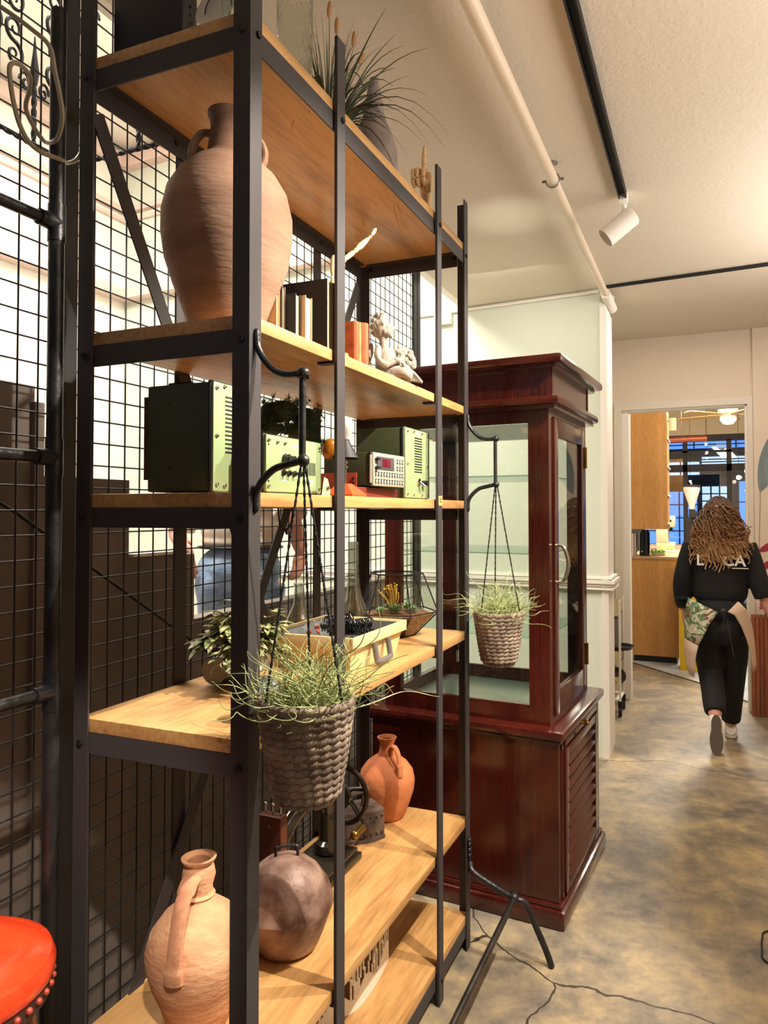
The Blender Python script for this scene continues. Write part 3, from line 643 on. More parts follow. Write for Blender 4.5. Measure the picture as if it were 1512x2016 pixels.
# ---- plaster cherub
MT['plaster'] = mat('plaster', '8f8578', .75, bump=.25, bscale=60)
t = thing('cherub_figurine', 'white plaster winged cherub bust beside the orange books', 'figurine', (-.09, .825, Z2), R(-58)); t.scale = (.95, .78, 1.05)
m = MB()
m.ell((0, 0, .015), (.05, .085, .016)); m.ell((0, .01, .06), (.034, .045, .05), rot=(R(-12), 0, 0)); m.ell((.005, .04, .03), (.04, .05, .028)); m.ell((0, .085, .02), (.02, .03, .02))
m.cyl((0, -.0, .09), (.005, -.005, .14), .017, .015)
m.ell((.005, -.01, .165), (.03, .034, .036)); m.ell((.016, .012, .156), (.02, .024, .022)); m.ell((.018, .034, .162), (.006, .009, .006)); m.ell((.016, .03, .148), (.008, .008, .004)); m.ell((.016, .024, .139), (.01, .01, .006))
m.ell((.024, .01, .152), (.012, .014, .013)); m.ell((.025, .018, .166), (.006, .008, .003))
rnd = random.Random(3)
for k in range(46):
    a = rnd.uniform(0, 2*PI); b_ = rnd.uniform(-.55, 1.2)
    p = Vector((.002+.032*math.cos(a)*math.cos(b_), -.013+.036*math.sin(a)*math.cos(b_), .168+.036*math.sin(b_)))
    if p.y > .010 and p.z < .192: continue
    m.ell(p, rnd.uniform(.007, .0105), n=8)
m.tube(bez([(.02, -.025, .105), (.04, -.03, .07), (.045, .0, .05), (.042, .04, .062)]), [.013]*8+[.011]*10+[.009]*7, 10); m.tube(bez([(.0, .04, .10), (.02, .07, .08), (.03, .05, .06)]), .011, 10)
m.ell((.043, .045, .064), (.01, .014, .009))
m.tube(bez([(.03, .03, .03), (.045, .07, .028), (.04, .10, .014)]), .016, 10); m.tube(bez([(.0, -.05, .04), (.035, -.055, .03), (.05, -.02, .015)]), .015, 10)
for k in range(7): m.tube(bez([(.02-.004*k, .05+.008*k, .08-.006*k), (.03, .075+.006*k, .05-.003*k), (.028-.004*k, .08+.012*k, .008)]), .006, 6)
b = m.build('body', 'plaster', t)
md = b.modifiers.new('rm', 'REMESH'); md.mode = 'VOXEL'; md.voxel_size = .0023; md.use_smooth_shade = True; md2 = b.modifiers.new('sm', 'SMOOTH'); md2.iterations = 3; md2.factor = .4
def wing(y, s, lab):
    m = MB()
    for k in range(9):
        a = R(100 - k*15) if s > 0 else R(80+k*15)
        L_w = .060-.0035*k
        p0 = Vector((-.02, y+.004*k*s, .07)); p1 = p0+Vector((-.012, math.cos(a)*L_w*1.0, math.sin(a)*L_w))
        m.ell((p0+p1)/2, (.005, L_w*.46, .0125), rot=(a, 0, 0), n=10)
    for k in range(10): m.ell((-.017, y+s*(.004+.004*k)*1.0, .075+.025*math.sin(k)), (.005, .012, .009), n=8)
    return m.build('wing', 'plaster', t)
wing(-.055, -1, ''); wing(.075, 1, '')
# ---- top board
t = thing('storage_box', 'dark navy box standing at the near end of the top board', 'box', (-.195, .03, Z1+.0005))
MB().bx(-.19, 0, 0, .05, 0, .19, .004).build('box_body', mat('navy_board', '141a28', .5, var=.3, vscale=5), t)
t = thing('metal_strip', 'grey perforated metal strip standing next to the navy box', 'bracket', (-.187, .032, Z1+.0005))
m = MB(); m.bx(0, .024, 0, .004, 0, .17); m.build('strip', mat('galvanised', '6d6a63', .5, .5), t, smooth=False)
for i in range(9): MB().cyl((.012, -.0005, .012+.018*i), (.012, .0, .012+.018*i), .0035, n=8).build('hole', 'black', t)
t = thing('wall_plate', 'white round plate leaning at the near end of the top board', 'plate', (-.112, .05, Z1+.052))
MB().lathe([(0, .004), (.03, .004), (.05, .012), (.052, .013), (.03, .0), (0, 0)], 36, rot=(R(75), 0, 0)).build('dish', 'white', t)
MB().tube([(.034*math.cos(a), -.006, .034*math.sin(a)) for a in [i*2*PI/30 for i in range(30)]], .0012, 5, closed=True).build('ring_line', 'castbracket', t)
t = thing('drinking_glass', 'clear drinking glass standing beside the white plate', 'glass', (-.07, .04, Z1+.0005))
MB().lathe([(0, 0), (.022, 0), (.028, .09), (.0265, .09), (.021, .006), (0, .006)], 28).build('tumbler', 'glass', t)
rg = mat('clear_vase_glass', 'f2f5f0', .03, trans=1, ior=1.45, bump=.9, bscale=14)
t = thing('glass_vase', 'tall crinkled clear glass vase near front of the top board', 'vase', (-.075, .285, Z1+.0005))
MB().lathe([(0, 0), (.036, 0), (.041, .006), (.043, .1), (.044, .24), (.041, .24), (.040, .1), (.036, .014), (0, .012)], 48, wob=.01).build('vase_body', rg, t)
t = thing('grass_plant', 'spiky dark ornamental grass in a pale pot on the top board', 'plant', (-.16, .60, Z1+.0005))
MB().lathe([(0, 0), (.04, 0), (.052, .075), (.055, .08), (.048, .08), (.044, .06), (0, .06)], 28).build('pot', 'white', t)
MT['grass'] = mat('grass_blades', '4a4e27', .55, col2='242a16', vscale=12)
MT['straw'] = mat('dry_straw', 'a8794a', .8)
rnd = random.Random(11); m = MB()
for k in range(230):
    a = rnd.uniform(0, 2*PI); L_g = rnd.uniform(.18, .39); sp = rnd.uniform(.05, .8); dr_ = rnd.uniform(.1, .95)*sp
    p0 = Vector((.02*math.cos(a), .02*math.sin(a), .055)); pts = []
    for q in range(9):
        u_ = q/8; pts.append(p0+Vector((math.cos(a)*sp*u_**1.3*L_g*1.1, math.sin(a)*sp*u_**1.3*L_g*1.1, L_g*u_*(1-.3*sp)-dr_*L_g*u_**3*1.6)))
    w0 = rnd.uniform(.003, .0055); m.tube(pts, [w0*(1-.9*(q/8)**1.5) for q in range(9)], 4, flat=.3)
m.build('blades', 'grass', t)
m = MB()
for (ax, ay, h_) in ((.02, -.03, .39), (.0, .05, .40), (.03, .1, .385), (-.02, .12, .36), (.02, .17, .37)):
    m.tube(bez([(0, 0, .06), (ax*.4, ay*.3, h_*.6), (ax, ay, h_)]), .0012, 4)
m.build('stalks', 'grass', t)
for (ax, ay, h_, tl) in ((.02, -.03, .39, .2), (.0, .05, .40, .1), (.03, .1, .385, .3), (.02, .17, .37, .8)):
    MB().ell((ax, ay, h_+.015), (.006, .008, .028), rot=(R(-40*tl), 0, 0)).build('seed_head', 'straw', t)
# gnome-like stone figure
t = thing('stone_figurine', 'grey lilac stone figure with a tall pointed hat', 'figurine', (-.10, .775, Z1+.0005))
MT['stone'] = mat('lilac_stone', '8e8078', .8, var=.25, vscale=25, bump=.5, bscale=40)
m = MB(); m.lathe([(0, 0), (.07, 0), (.076, .02), (.072, .09), (.062, .13), (.052, .155), (.04, .175), (.033, .20), (.026, .24), (.020, .28), (.012, .315), (0, .325)], 28, wob=.03)
m.ell((.045, .0, .115), (.02, .03, .012)); m.ell((.03, -.03, .105), (.02, .02, .01)); m.build('robed_body', 'stone', t)
MB().ell((.04, .028, .055), (.018, .014, .038), n=12).ell((.045, .035, .03), (.012, .008, .025), n=10).build('beard', 'white', t)
MB().ell((.03, -.035, .12), (.016, .016, .012), n=10).build('white_fur', 'white', t)
# wooden hand: fist with raised finger
t = thing('wooden_hand', 'wooden artist hand with one finger pointing up on the top board', 'sculpture', (-.055, 1.09, Z1+.0005))
m = MB(); m.tube([(0, .012, 0), (0, .012, .03), (0, .01, .06), (0, .004, .09), (0, 0, .12), (0, 0, .145), (0, 0, .155)], [.021, .02, .022, .028, .033, .034, .028], 16, flat=.75); m.build('palm', 'limewood', t)
for k, (y, seq) in enumerate(((-.004, [(.0, .15), (.0, .185), (.0, .218), (0, .245)]),)):
    for q in range(3):
        a_, b_ = seq[q], seq[q+1]
        MB().tube([(a_[0]-.004, y+.002*q, a_[1]), (a_[0]-.004, y+.002*q, (a_[1]+b_[1])/2), (b_[0]-.004, y+.002*q+.001, b_[1]-.002)], [.0095-.001*q, .0098-.001*q, .0075-.001*q], 12).build('raised_finger', 'limewood', t)
MB().ell((-.004, .003, .245), (.0065, .0065, .01)).build('finger_tip', 'limewood', t)
for k, x in enumerate((-.026, -.01, .012)):
    for (p0, p1, r_) in (((x, -.012, .15), (x, -.042, .152), .0095), ((x, -.047, .15), (x+.002, -.056, .125), .009), ((x, -.054, .118), (x, -.036, .1), .0085)):
        MB().tube([p0, Vector(p0).lerp(Vector(p1), .5), p1], [r_*.8, r_, r_*.8], 10).ell(p1, r_*.8, n=10).build('curled_finger', 'limewood', t)
MB().tube([(.018, -.012, .085), (.022, -.03, .1), (.02, -.042, .115)], [.01, .0095, .007], 10).build('thumb', 'limewood', t)
# ================================================================ board 4
t = thing('potted_plant', 'leafy variegated plant in a small blue glass pot at the near end', 'plant', (-.255, .345, Z4+.0005))
MB().lathe([(0, 0), (.026, 0), (.034, .02), (.034, .05), (.03, .06), (.028, .06), (.031, .03), (.024, .006), (0, .005)], 28).build('glass_pot', mat('blue_glass', '9fc4d6', .05, trans=.7), t)
MB().lathe([(0, .008), (.024, .008), (.03, .03), (.027, .06), (0, .06)], 20).build('soil', mat('soil', '3a2618', .95), t)
MT['leafv'] = mat('variegated_leaf', 'c3bd8a', .5, col2='5a6b38', vscale=45, contrast=(.42, .58))
rnd = random.Random(5)
def leaf(m, p, d, L_l, w_, up=Vector((0, 0, 1)), curl=.3):
    d = Vector(d).normalized(); s_ = d.cross(up); s_ = s_.normalized() if s_.length > 1e-3 else Vector((1, 0, 0)); n_ = s_.cross(d)
    prev = None
    for q in range(7):
        u_ = q/6; c_ = p+d*L_l*u_ - n_*curl*L_l*u_*u_; w = w_*math.sin(PI*min(1, u_*.92+.06))**.8 if 0 < q < 6 else .0004
        a = m.bm.verts.new(c_-s_*w+n_*w*.25); b_ = m.bm.verts.new(c_); e_ = m.bm.verts.new(c_+s_*w+n_*w*.25)
        if prev: m.bm.faces.new((prev[0], prev[1], b_, a)); m.bm.faces.new((prev[1], prev[2], e_, b_))
        prev = (a, b_, e_)
m = MB(); st = MB()
for k in range(20):
    a = rnd.uniform(0, 2*PI) if k > 5 else R(160+k*28); ln = rnd.uniform(.07, .14)
    pts = bez([(0, 0, .05), (math.cos(a)*ln*.4, math.sin(a)*ln*.4, .12+rnd.uniform(0, .03)), (math.cos(a)*ln*.85, math.sin(a)*ln*.85, .11+rnd.uniform(-.05, .10))], 6)
    st.tube(pts, .002, 5)
    for q in range(3, len(pts), 1):
        p = pts[q]
        for s_ in (-1, 1):
            aa = a+s_*rnd.uniform(.5, 1.2); leaf(m, p, (math.cos(aa), math.sin(aa), rnd.uniform(-.5, .6)), rnd.uniform(.035, .058), rnd.uniform(.009, .014))
st.build('stems', mat('stem_green', '55602e', .7), t); m.build('leaves', 'leafv', t)
# small pale blue glass jar by the near post
t = thing('glass_jar', 'pale blue glass jar half hidden behind the near post', 'jar', (-.062, .135, Z4+.0005))
MB().lathe([(0, 0), (.034, 0), (.038, .006), (.038, .07), (.03, .08), (.03, .088), (.027, .088), (.027, .08), (.034, .068), (.034, .008), (0, .006)], 28).build('jar_body', mat('ice_blue_glass', 'cfe3ee', .05, trans=.75), t)
# ---- wooden crate
t = thing('wooden_crate', 'pale wooden tray crate with grey handles full of odd parts', 'crate', (-.21, .755, Z4+.0005))
MT['paleply'] = mat('pale_plywood', 'e4cc96', .6, var=.1, vscale=10, stretch=(1, .2, 1)); MT['greyliner'] = mat('grey_liner', '5e5e5c', .7)
def tray(m, hx, hy, bx_, by_, h, th=.007):
    o = [(-hx, -hy), (hx, -hy), (hx, hy), (-hx, hy)]; b_ = [(-bx_, -by_), (bx_, -by_), (bx_, by_), (-bx_, by_)]
    V_ = lambda L_q, z, ins: [m.bm.verts.new((x-(ins if x > 0 else -ins), y-(ins if y > 0 else -ins), z)) for x, y in L_q]
    A, B_, D_, E_ = V_(b_, 0, 0), V_(o, h, 0), V_(o, h, th), V_(b_, th, th)
    for P_, Q_ in ((A, B_), (B_, D_), (D_, E_)):
        for i in range(4): m.bm.faces.new((P_[i], P_[(i+1) % 4], Q_[(i+1) % 4], Q_[i]))
    m.bm.faces.new(A[::-1]); m.bm.faces.new(E_)
m = MB(); tray(m, .14, .178, .12, .158, .095); m.build('tray_body', 'paleply', t, smooth=False)
m = MB(); tray(m, .131, .169, .112, .150, .087, .002); o = m.build('liner', 'greyliner', t, smooth=False, loc=(0, 0, .0075))
for (a_, b_) in (((.1415, -.186, .084), (.1415, .186, .084)), ((-.1415, -.186, .084), (-.1415, .186, .084)), ((-.147, -.1795, .084), (.147, -.1795, .084)), ((-.147, .1795, .084), (.147, .1795, .084))):
    A = Vector(a_); B_ = Vector(b_); d = B_-A; m = MB()
    m.box((A+B_)/2, (max(abs(d.x), .009), max(abs(d.y), .009), .032), bev=.002); m.build('rim_band', 'paleply', t)
for s_ in (1, -1):
    m = MB(); m.tube(bez([(s_*.146, -.052, .066), (s_*.154, -.052, .02), (s_*.157, -.045, .013), (s_*.157, .03, .013), (s_*.154, .04, .02), (s_*.146, .04, .066)], 4), .0085, 10); m.build('handle', mat('grey_plastic', '6a6664', .35), t)
# contents
MT['gunmetal'] = mat('gunmetal', '55565a', .3, .8)
g = thing('coiled_cord', 'heap of black and silver coiled cord lying in crate', 'cord', (-.16, .80, Z4+.075), group=None)
m = MB(); m2 = MB(); rnd = random.Random(9)
for k in range(9):
    x0 = rnd.uniform(-.07, .03); y0 = rnd.uniform(-.08, .07); z0 = rnd.uniform(.0, .045); a = rnd.uniform(-.6, .6)+ (PI/2 if k % 2 else 0); pts = []
    for q in range(90):
        s_ = q/90*.11; c_ = q*.95
        pts.append((x0+math.cos(a)*(s_-.05)+.011*math.cos(c_)*-math.sin(a), y0+math.sin(a)*(s_-.05)*.8+.011*math.cos(c_)*math.cos(a), z0+.011*math.sin(c_)))
    (m if k % 3 else m2).tube(pts, .0022, 5)
m.build('black_coils', mat('gloss_black', '101114', .2), g); m2.build('silver_coils', 'gunmetal', g)
g = thing('plastic_bag', 'crumpled clear plastic bag with red bits in crate', 'bag', (-.24, .67, Z4+.06))
m = MB(); m.ell((0, 0, .02), (.05, .045, .045), n=24)
for v in m.bm.verts: v.co += Vector(noise.noise_vector(v.co*40))*.012
m.build('clear_film', 'glass', g)
for p in ((-.01, -.02, .03), (.015, -.01, .035), (.0, .01, .045), (-.02, .0, .03)): MB().box(p, (.014, .004, .012), rot=(.5, p[0]*30, p[1]*40)).build('red_scrap', mat('red_plastic', 'c8402c', .4), g)
g = thing('projector_part', 'old grey projector body with a round dark opening near crate', 'machine', (-.355, .455, Z4+.0005), R(6))
MB().bx(-.04, .04, -.06, .1, 0, .07, .008).build('housing', mat('grey_hammer', '7f7a74', .5, .2, bump=.3, bscale=80), g)
m = MB(); m.lathe([(.022, 0), (.034, 0), (.034, .06), (.0, .06), (.0, .05), (.024, .05), (.022, 0)], 28, c=(0, -.06, .038), rot=(R(90), 0, 0)); m.build('lens_tube', mat('tube_grey', '8e867c', .4, .3), g)
MB().bx(-.06, .05, -.05, .12, .0705, .084, .003).build('lid', mat('dark_lid', '3a3634', .4), g)
# ---- oil lamp chimney
t = thing('lamp_chimney', 'clear glass oil lamp chimney with bulbous base behind the crate', 'lamp glass', (-.20, .985, Z4+.0005))
t.location = (-.30, 1.03, Z4+.0005)
MB().lathe([(.024, 0), (.030, .008), (.044, .04), (.052, .075), (.046, .11), (.030, .15), (.021, .19), (.018, .25), (.0185, .34), (.0170, .34), (.0165, .25), (.0195, .19), (.0285, .15), (.0445, .11), (.0505, .075), (.0425, .04), (.0285, .008)], 36).build('chimney_glass', glass('chimney', (.84, .86, .82), .2), t)
t2 = thing('glass_bottle', 'round clear glass carafe behind the near hanging plant', 'bottle', (-.36, .88, Z4+.0005))
t2.location = (-.41, .86, Z4+.0005)
MB().lathe([(0, 0), (.03, 0), (.045, .03), (.05, .06), (.04, .1), (.02, .14), (.016, .2), (.02, .21), (.018, .21), (.014, .2), (.018, .14), (.038, .1), (.048, .06), (.043, .03), (0, .004)], 30).build('bottle_glass', glass('carafe', (.86, .89, .86), .2), t2)
# ---- geometric terrarium
t = thing('glass_terrarium', 'faceted glass terrarium with black edges and succulents', 'terrarium', (-.21, 1.20, Z4+.002), R(12))
n = 6; lv = [(.062, 0), (.148, .085), (.095, .22)]
ring = [[(r_*math.cos(i*2*PI/n+(.5 if q == 1 else 0)*0), r_*math.sin(i*2*PI/n), z) for i in range(n)] for q, (r_, z) in enumerate(lv)]
m = MB()
for q in range(2):
    for i in range(n): m.face([ring[q][i], ring[q][(i+1) % n], ring[q+1][(i+1) % n], ring[q+1][i]])
m.face(ring[2][::-1]); m.build('glass_facets', 'pane', t, smooth=False)
m = MB()
for q in range(3):
    for i in range(n):
        m.tube([ring[q][i], ring[q][(i+1) % n]], .0026, 5)
        if q < 2: m.tube([ring[q][i], ring[q+1][i]], .0026, 5)
m.build('lead_edges', 'black', t)
m = MB(); 
rr = [[(x*.96, y*.96, z+.002) for x, y, z in ring[0]], [(x*.93*.98, y*.93*.98, .078) for x, y, z in ring[1]]]
for i in range(n): m.face([rr[0][i], rr[0][(i+1) % n], rr[1][(i+1) % n], rr[1][i]])
m.face(rr[0][::-1]); m.face(rr[1]); m.build('soil', mat('gravel_soil', '8a5f3e', .95, col2='4f3220', vscale=60, bump=.8, bscale=90), t)
MT['succ'] = mat('succulent_green', '8fa67c', .5, col2='5c7a4e', vscale=30)
for (x, y, s_) in ((.0, -.03, 1), (.03, .05, .9), (-.04, .04, .8), (.06, .0, .7), (-.05, -.05, .7)):
    m = MB()
    for k in range(22):
        a = k*2.4; el = .15+k*.045; d = (math.cos(a)*math.cos(el), math.sin(a)*math.cos(el), math.sin(el)); leaf(m, Vector((x, y, .082)), d, .045*s_*(1-.01*k), .007*s_, curl=-.15)
    m.build('succulent', 'succ', t)
m = MB(); rnd = random.Random(2)
for k in range(26):
    x, y = rnd.uniform(-.06, .0), rnd.uniform(-.05, .04); h_ = rnd.uniform(.06, .105)
    m.tube(bez([(-.02, -.01, .08), (x*.6, y*.6, .08+h_*.6), (x, y, .08+h_)], 3), .0009, 4); m.ell((x, y, .082+h_), rnd.uniform(.002, .004), n=6)
m.build('yellow_sprigs', mat('yellow_flower', 'c9a33a', .7), t)
# ================================================================ board 5
t = thing('clay_jug', 'pale buff clay jug with a long handle at the near end', 'jug', (-.235, .15, Z5+.0005))
pr = [(0, 0), (.062, 0), (.07, .01), (.082, .05), (.102, .1), (.112, .14), (.1125, .165), (.102, .2), (.076, .235), (.05, .255), (.035, .268), (.032, .272), (.036, .276), (.031, .282), (.030, .295), (.037, .318), (.034, .335), (.029, .343), (.037, .352), (.038, .357), (.032, .358), (.024, .35), (.026, .31), (.02, .27)]
MB().lathe(pr, 44, wob=.012).build('body', mat('buff_clay', 'd9a67c', .85, col2='b87a58', vscale=7, stretch=(1, 1, 2.2), bump=.4, bscale=35), t)
a = R(283); c, s = math.cos(a), math.sin(a)
m = MB(); m.tube(bez([(c*.028, s*.028, .325), (c*.05, s*.05, .318), (c*.082, s*.082, .285), (c*.103, s*.103, .23), (c*.114, s*.114, .175), (c*.112, s*.112, .15)]), [.021]*12+[.0175]*20+[.022]*9, 12, flat=.55); m.build('handle', mat('buff_clay_handle', 'cf9a70', .85, col2='b3785a', vscale=9, bump=.4, bscale=35), t)
t = thing('metal_bell', 'big rusty pink brown iron bell with a wire loop', 'bell', (-.2, .455, Z5+.0005))
MB().lathe([(0, .004), (.072, .002), (.082, .012), (.098, .045), (.118, .095), (.1235, .112), (.118, .13), (.105, .165), (.084, .197), (.058, .218), (.03, .23), (0, .234)], 26, wob=.02).build('bell_body', mat('rusty_iron', 'a08273', .5, .1, col2='5a3a2c', vscale=14, bump=.5, bscale=25), t)
MB().tube(bez([(-.024, -.012, .222), (-.024, -.014, .25), (-.015, -.014, .256), (.015, .012, .256), (.024, .014, .25), (.024, .016, .222)], 4), .004, 8).build('wire_loop', 'castbracket', t)
# ---- sewing machine
MT['jap'] = mat('gloss_black_enamel', '0d0c0c', .12, .2, col2='2e2820', vscale=10, contrast=(.5, .8)); MT['rosewood'] = mat('rosewood', '5a2b1c', .4, var=.3, vscale=12)
t = thing('sewing_machine', 'antique black hand cranked sewing machine with spoked wheel', 'sewing machine', (-.31, .76, Z5+.0005))
MB().bx(-.085, .085, -.20, .19, .0, .022, .006).bx(-.075, .075, -.19, .18, .022, .04, .008).build('base', 'jap', t)
MB().tube(bez([(0, .12, .04), (0, .125, .1), (0, .12, .17), (0, .08, .225), (0, .0, .245), (0, -.09, .235), (0, -.14, .2), (0, -.15, .12)], 6), [.05]*4+[.036]*8+[.032]*12+[.028]*13+[.022]*6, 16, flat=.85).build('arm', 'jap', t)
MB().cyl((0, -.15, .13), (0, -.15, .05), .004, n=10).bx(-.012, .012, -.165, -.14, .042, .05).build('needle_bar', 'chrome', t)
MB().bx(-.045, .03, -.208, -.175, .08, .275, .003).build('face_plate', 'rosewood', t)
for x in (-.032, -.008, .018): MB().cyl((x, -.19, .275), (x, -.19, .298), .0035, n=10).ell((x, -.19, .3), .006, n=10).build('thread_pin', 'chrome', t)
MB().cyl((-.005, -.2085, .25), (-.005, -.213, .25), .006, n=12).build('screw', 'chrome', t)
wy = .2; cz = .19
MB().tube([(.095*math.cos(a), wy, cz+.095*math.sin(a)) for a in [i*2*PI/40 for i in range(40)]], .0085, 10, closed=True).build('wheel_rim', mat('brown_black_iron', '33241d', .25, .5), t)
for i in range(6):
    a = i*PI/3+.3; MB().tube([(.015*math.cos(a), wy, cz+.015*math.sin(a)), (.05*math.cos(a+.12), wy, cz+.05*math.sin(a+.12)), (.09*math.cos(a), wy, cz+.09*math.sin(a))], [.007, .0045, .006], 8).build('wheel_spoke', 'jap', t)
MB().cyl((0, .1, cz), (0, .225, cz), .018, n=20).cyl((0, .175, cz), (0, .19, cz), .045, n=28).build('hub', 'jap', t)
MB().tube(bez([(0, .22, cz), (.03, .225, cz-.03), (.075, .225, cz-.095)], 5), .007, 8).cyl((.075, .225, cz-.1), (.075, .285, cz-.115), .0, .0115, n=14).build('crank', 'castbracket', t)
MB().cyl((.0775, .16, .09), (.0775, .21, .09), .011, n=14).ell((.0775, .15, .09), .015).build('brass_knob', br, t)
MB().box((.062, -.13, .0408), (.018, .006, .0012)).box((.062, -.13, .0409), (.006, .018, .0012)).build('gold_decal', mat('gold_leaf', 'd8c25a', .4), t, smooth=False)
MB().tube(bez([(-.03, -.16, .042), (.0, -.185, .09), (.05, -.19, .07), (.07, -.17, .045)], 5), .003, 6).build('thread_guide', 'chrome', t)
# ---- charcoal iron
t = thing('charcoal_iron', 'rusty old charcoal iron with chimney shield and turned handle', 'iron', (-.318, 1.075, Z5+.0005), R(-38))
MT['oldiron'] = mat('old_iron', '6e5f58', .5, .45, col2='4a3c35', vscale=15, bump=.4, bscale=40)
def ogive(L_o, w_o, n_=10):
    r_ = [(w_o*(.8+.22*math.sin(PI*min(1, q/n_*1.5)))*math.cos(PI/2*q/n_)**.8 if q < n_ else 0, L_o*(q/n_)) for q in range(n_+1)]
    return [(-x, -y) for x, y in r_][::1] and ([(x, -y) for x, y in r_[:-1]]+[(0, -L_o)]+[(-x, -y) for x, y in r_[:-1]][::-1])
F_ = lambda z: ((0, .09, z), (1, 0, 0), (0, 1, 0), (0, 0, 1))
MB().prism(ogive(.235, .072), F_(0), 0, .012).build('sole_plate', 'oldiron', t)
MB().prism(ogive(.222, .064), F_(.012), 0, .078).build('coal_box', 'oldiron', t)
MB().prism(ogive(.222, .064), F_(.091), 0, .008).build('lid', 'oldiron', t)
out = ogive(.226, .066)
for zz in (.022, .078):
    for i in range(0, len(out)-1):
        p = out[i]; q = out[i+1]
        for s_ in (.5,):
            x = p[0]*(1-s_)+q[0]*s_; y = p[1]*(1-s_)+q[1]*s_+.09
            MB().ell((x*.995, y, zz), (.004, .004, .004), n=8).build('rivet_hole', 'black', t)
MB().cyl((0, .03, .099), (0, .035, .15), .006, n=10).build('handle_post', 'oldiron', t); MB().cyl((0, -.09, .099), (0, -.085, .15), .006, n=10).build('handle_post', 'oldiron', t)
MB().tube([(0, -.10+.017*q, .155) for q in range(10)], [.008, .012, .015, .013, .016, .018, .016, .013, .014, .008], 14).build('turned_handle', mat('dark_turned_wood', '57504a', .35), t)
MB().ell((0, -.065, .14), (.036, .004, .04), rot=(R(-15), 0, 0)).build('heat_shield', mat('grey_shield', '7c756f', .4, .6), t)
t = thing('clay_jug', 'orange clay jug with a loop handle at the far end', 'jug', (-.285, 1.275, Z5+.0005))
pr = [(0, 0), (.058, 0), (.066, .008), (.083, .05), (.1, .1), (.1035, .135), (.096, .17), (.075, .198), (.048, .218), (.034, .225), (.027, .245), (.026, .268), (.034, .283), (.036, .29), (.031, .291), (.022, .28), (.022, .24), (.027, .22)]
MB().lathe(pr, 44).build('body', 'term_jug', t)
a = R(-35); c, s = math.cos(a), math.sin(a)
MB().tube(bez([(c*.03, s*.03, .252), (c*.052, s*.052, .266), (c*.078, s*.078, .25), (c*.09, s*.09, .21), (c*.092, s*.092, .17)]), [.011]*10+[.0095]*14+[.013]*9, 12, flat=.7).build('handle', 'term_jug', t)
# ================================================================ board 6: cut-out basket
t = thing('cutout_band', 'curved white metal band with dark leafy cut-outs on the bottom board', 'fretwork', (0, 0, Z6+.0005))
path = bez([(-.165, 1.02, 0), (-.152, .93, 0), (-.148, .84, 0), (-.155, .76, 0), (-.185, .70, 0), (-.205, .62, 0), (-.215, .54, 0), (-.21, .44, 0), (-.19, .36, 0)], 10)
MT['cutw'] = mat('white_enamel_sheet', 'efe6d6', .5)
def bandseg(m, i0, i1, z00, z01, z10, z11):
    a_, b_ = path[i0], path[i1]; d = (b_-a_).normalized(); nn = Vector((-d.y, d.x, 0))*.0015
    q = [a_+Vector((0, 0, z00)), b_+Vector((0, 0, z10)), b_+Vector((0, 0, z11)), a_+Vector((0, 0, z01))]
    A = [m.bm.verts.new(x-nn) for x in q]; B_ = [m.bm.verts.new(x+nn) for x in q]
    m.bm.faces.new(A); m.bm.faces.new(B_[::-1])
    for k in range(4): m.bm.faces.new((A[k], A[(k+1) % 4], B_[(k+1) % 4], B_[k]))
m = MB(); N = len(path)-1
edge = lambda i: .055+.018*math.sin(i*.35)
top = lambda i: .20+.02*math.sin(i*.2+1)
for i in range(N):
    bandseg(m, i, i+1, 0, edge(i), 0, edge(i+1)); bandseg(m, i, i+1, top(i)-.025, top(i), top(i+1)-.025, top(i+1))
rnd = random.Random(12); i = 0
while i < N-3:
    wv = rnd.choice((1, 1, 2)); lean = rnd.choice((-2, 1, 2, 3))
    j = min(N-1, max(0, i+lean))
    for q in range(8):
        u0, u1 = q/8, (q+1)/8
        i0 = int(round(i+(j-i)*u0)); z0 = edge(i)-.004+(top(j)-.02-edge(i))*u0; z1 = edge(i)+(top(j)-.02-edge(i))*u1
        bandseg(m, i0, min(N, i0+1), z0, z1, z0+.004, z1+.004)
    i += wv+rnd.choice((0, 1, 2))
m.build('cut_sheet', 'cutw', t, smooth=False)
# ================================================================ hanging baskets
MT['weave'] = mat('water_hyacinth_weave', 'a08d7c', .7, col2='6a594c', vscale=18, bump=.4, bscale=90)
MT['rope'] = mat('black_rope', '1a1918', .9, bump=.8, bscale=150)
MT['curl'] = mat('wiry_foliage', 'c2c98c', .6, col2='6f7d48', vscale=16)
m = MB(); rows = 14; H_ = .19
for k in range(rows):
    u_ = k/(rows-1); rad = .058+(.087-.058)*min(1, u_*1.05)**.8 if k else .052
    z = .01+u_*(H_-.012); nb = 20
    for j in range(nb):
        a = 2*PI*(j+.5*(k % 2))/nb+.12*k; L_b = PI*rad/nb*1.45
        rot_m = Matrix.Rotation(a, 3, 'Z') @ Matrix.Rotation(R(16 if k % 2 else 10), 3, 'X')
        m.ell((rad*math.cos(a), rad*math.sin(a), z), (.0068, L_b, .0088), rot=rot_m, n=8)
basket_me = None
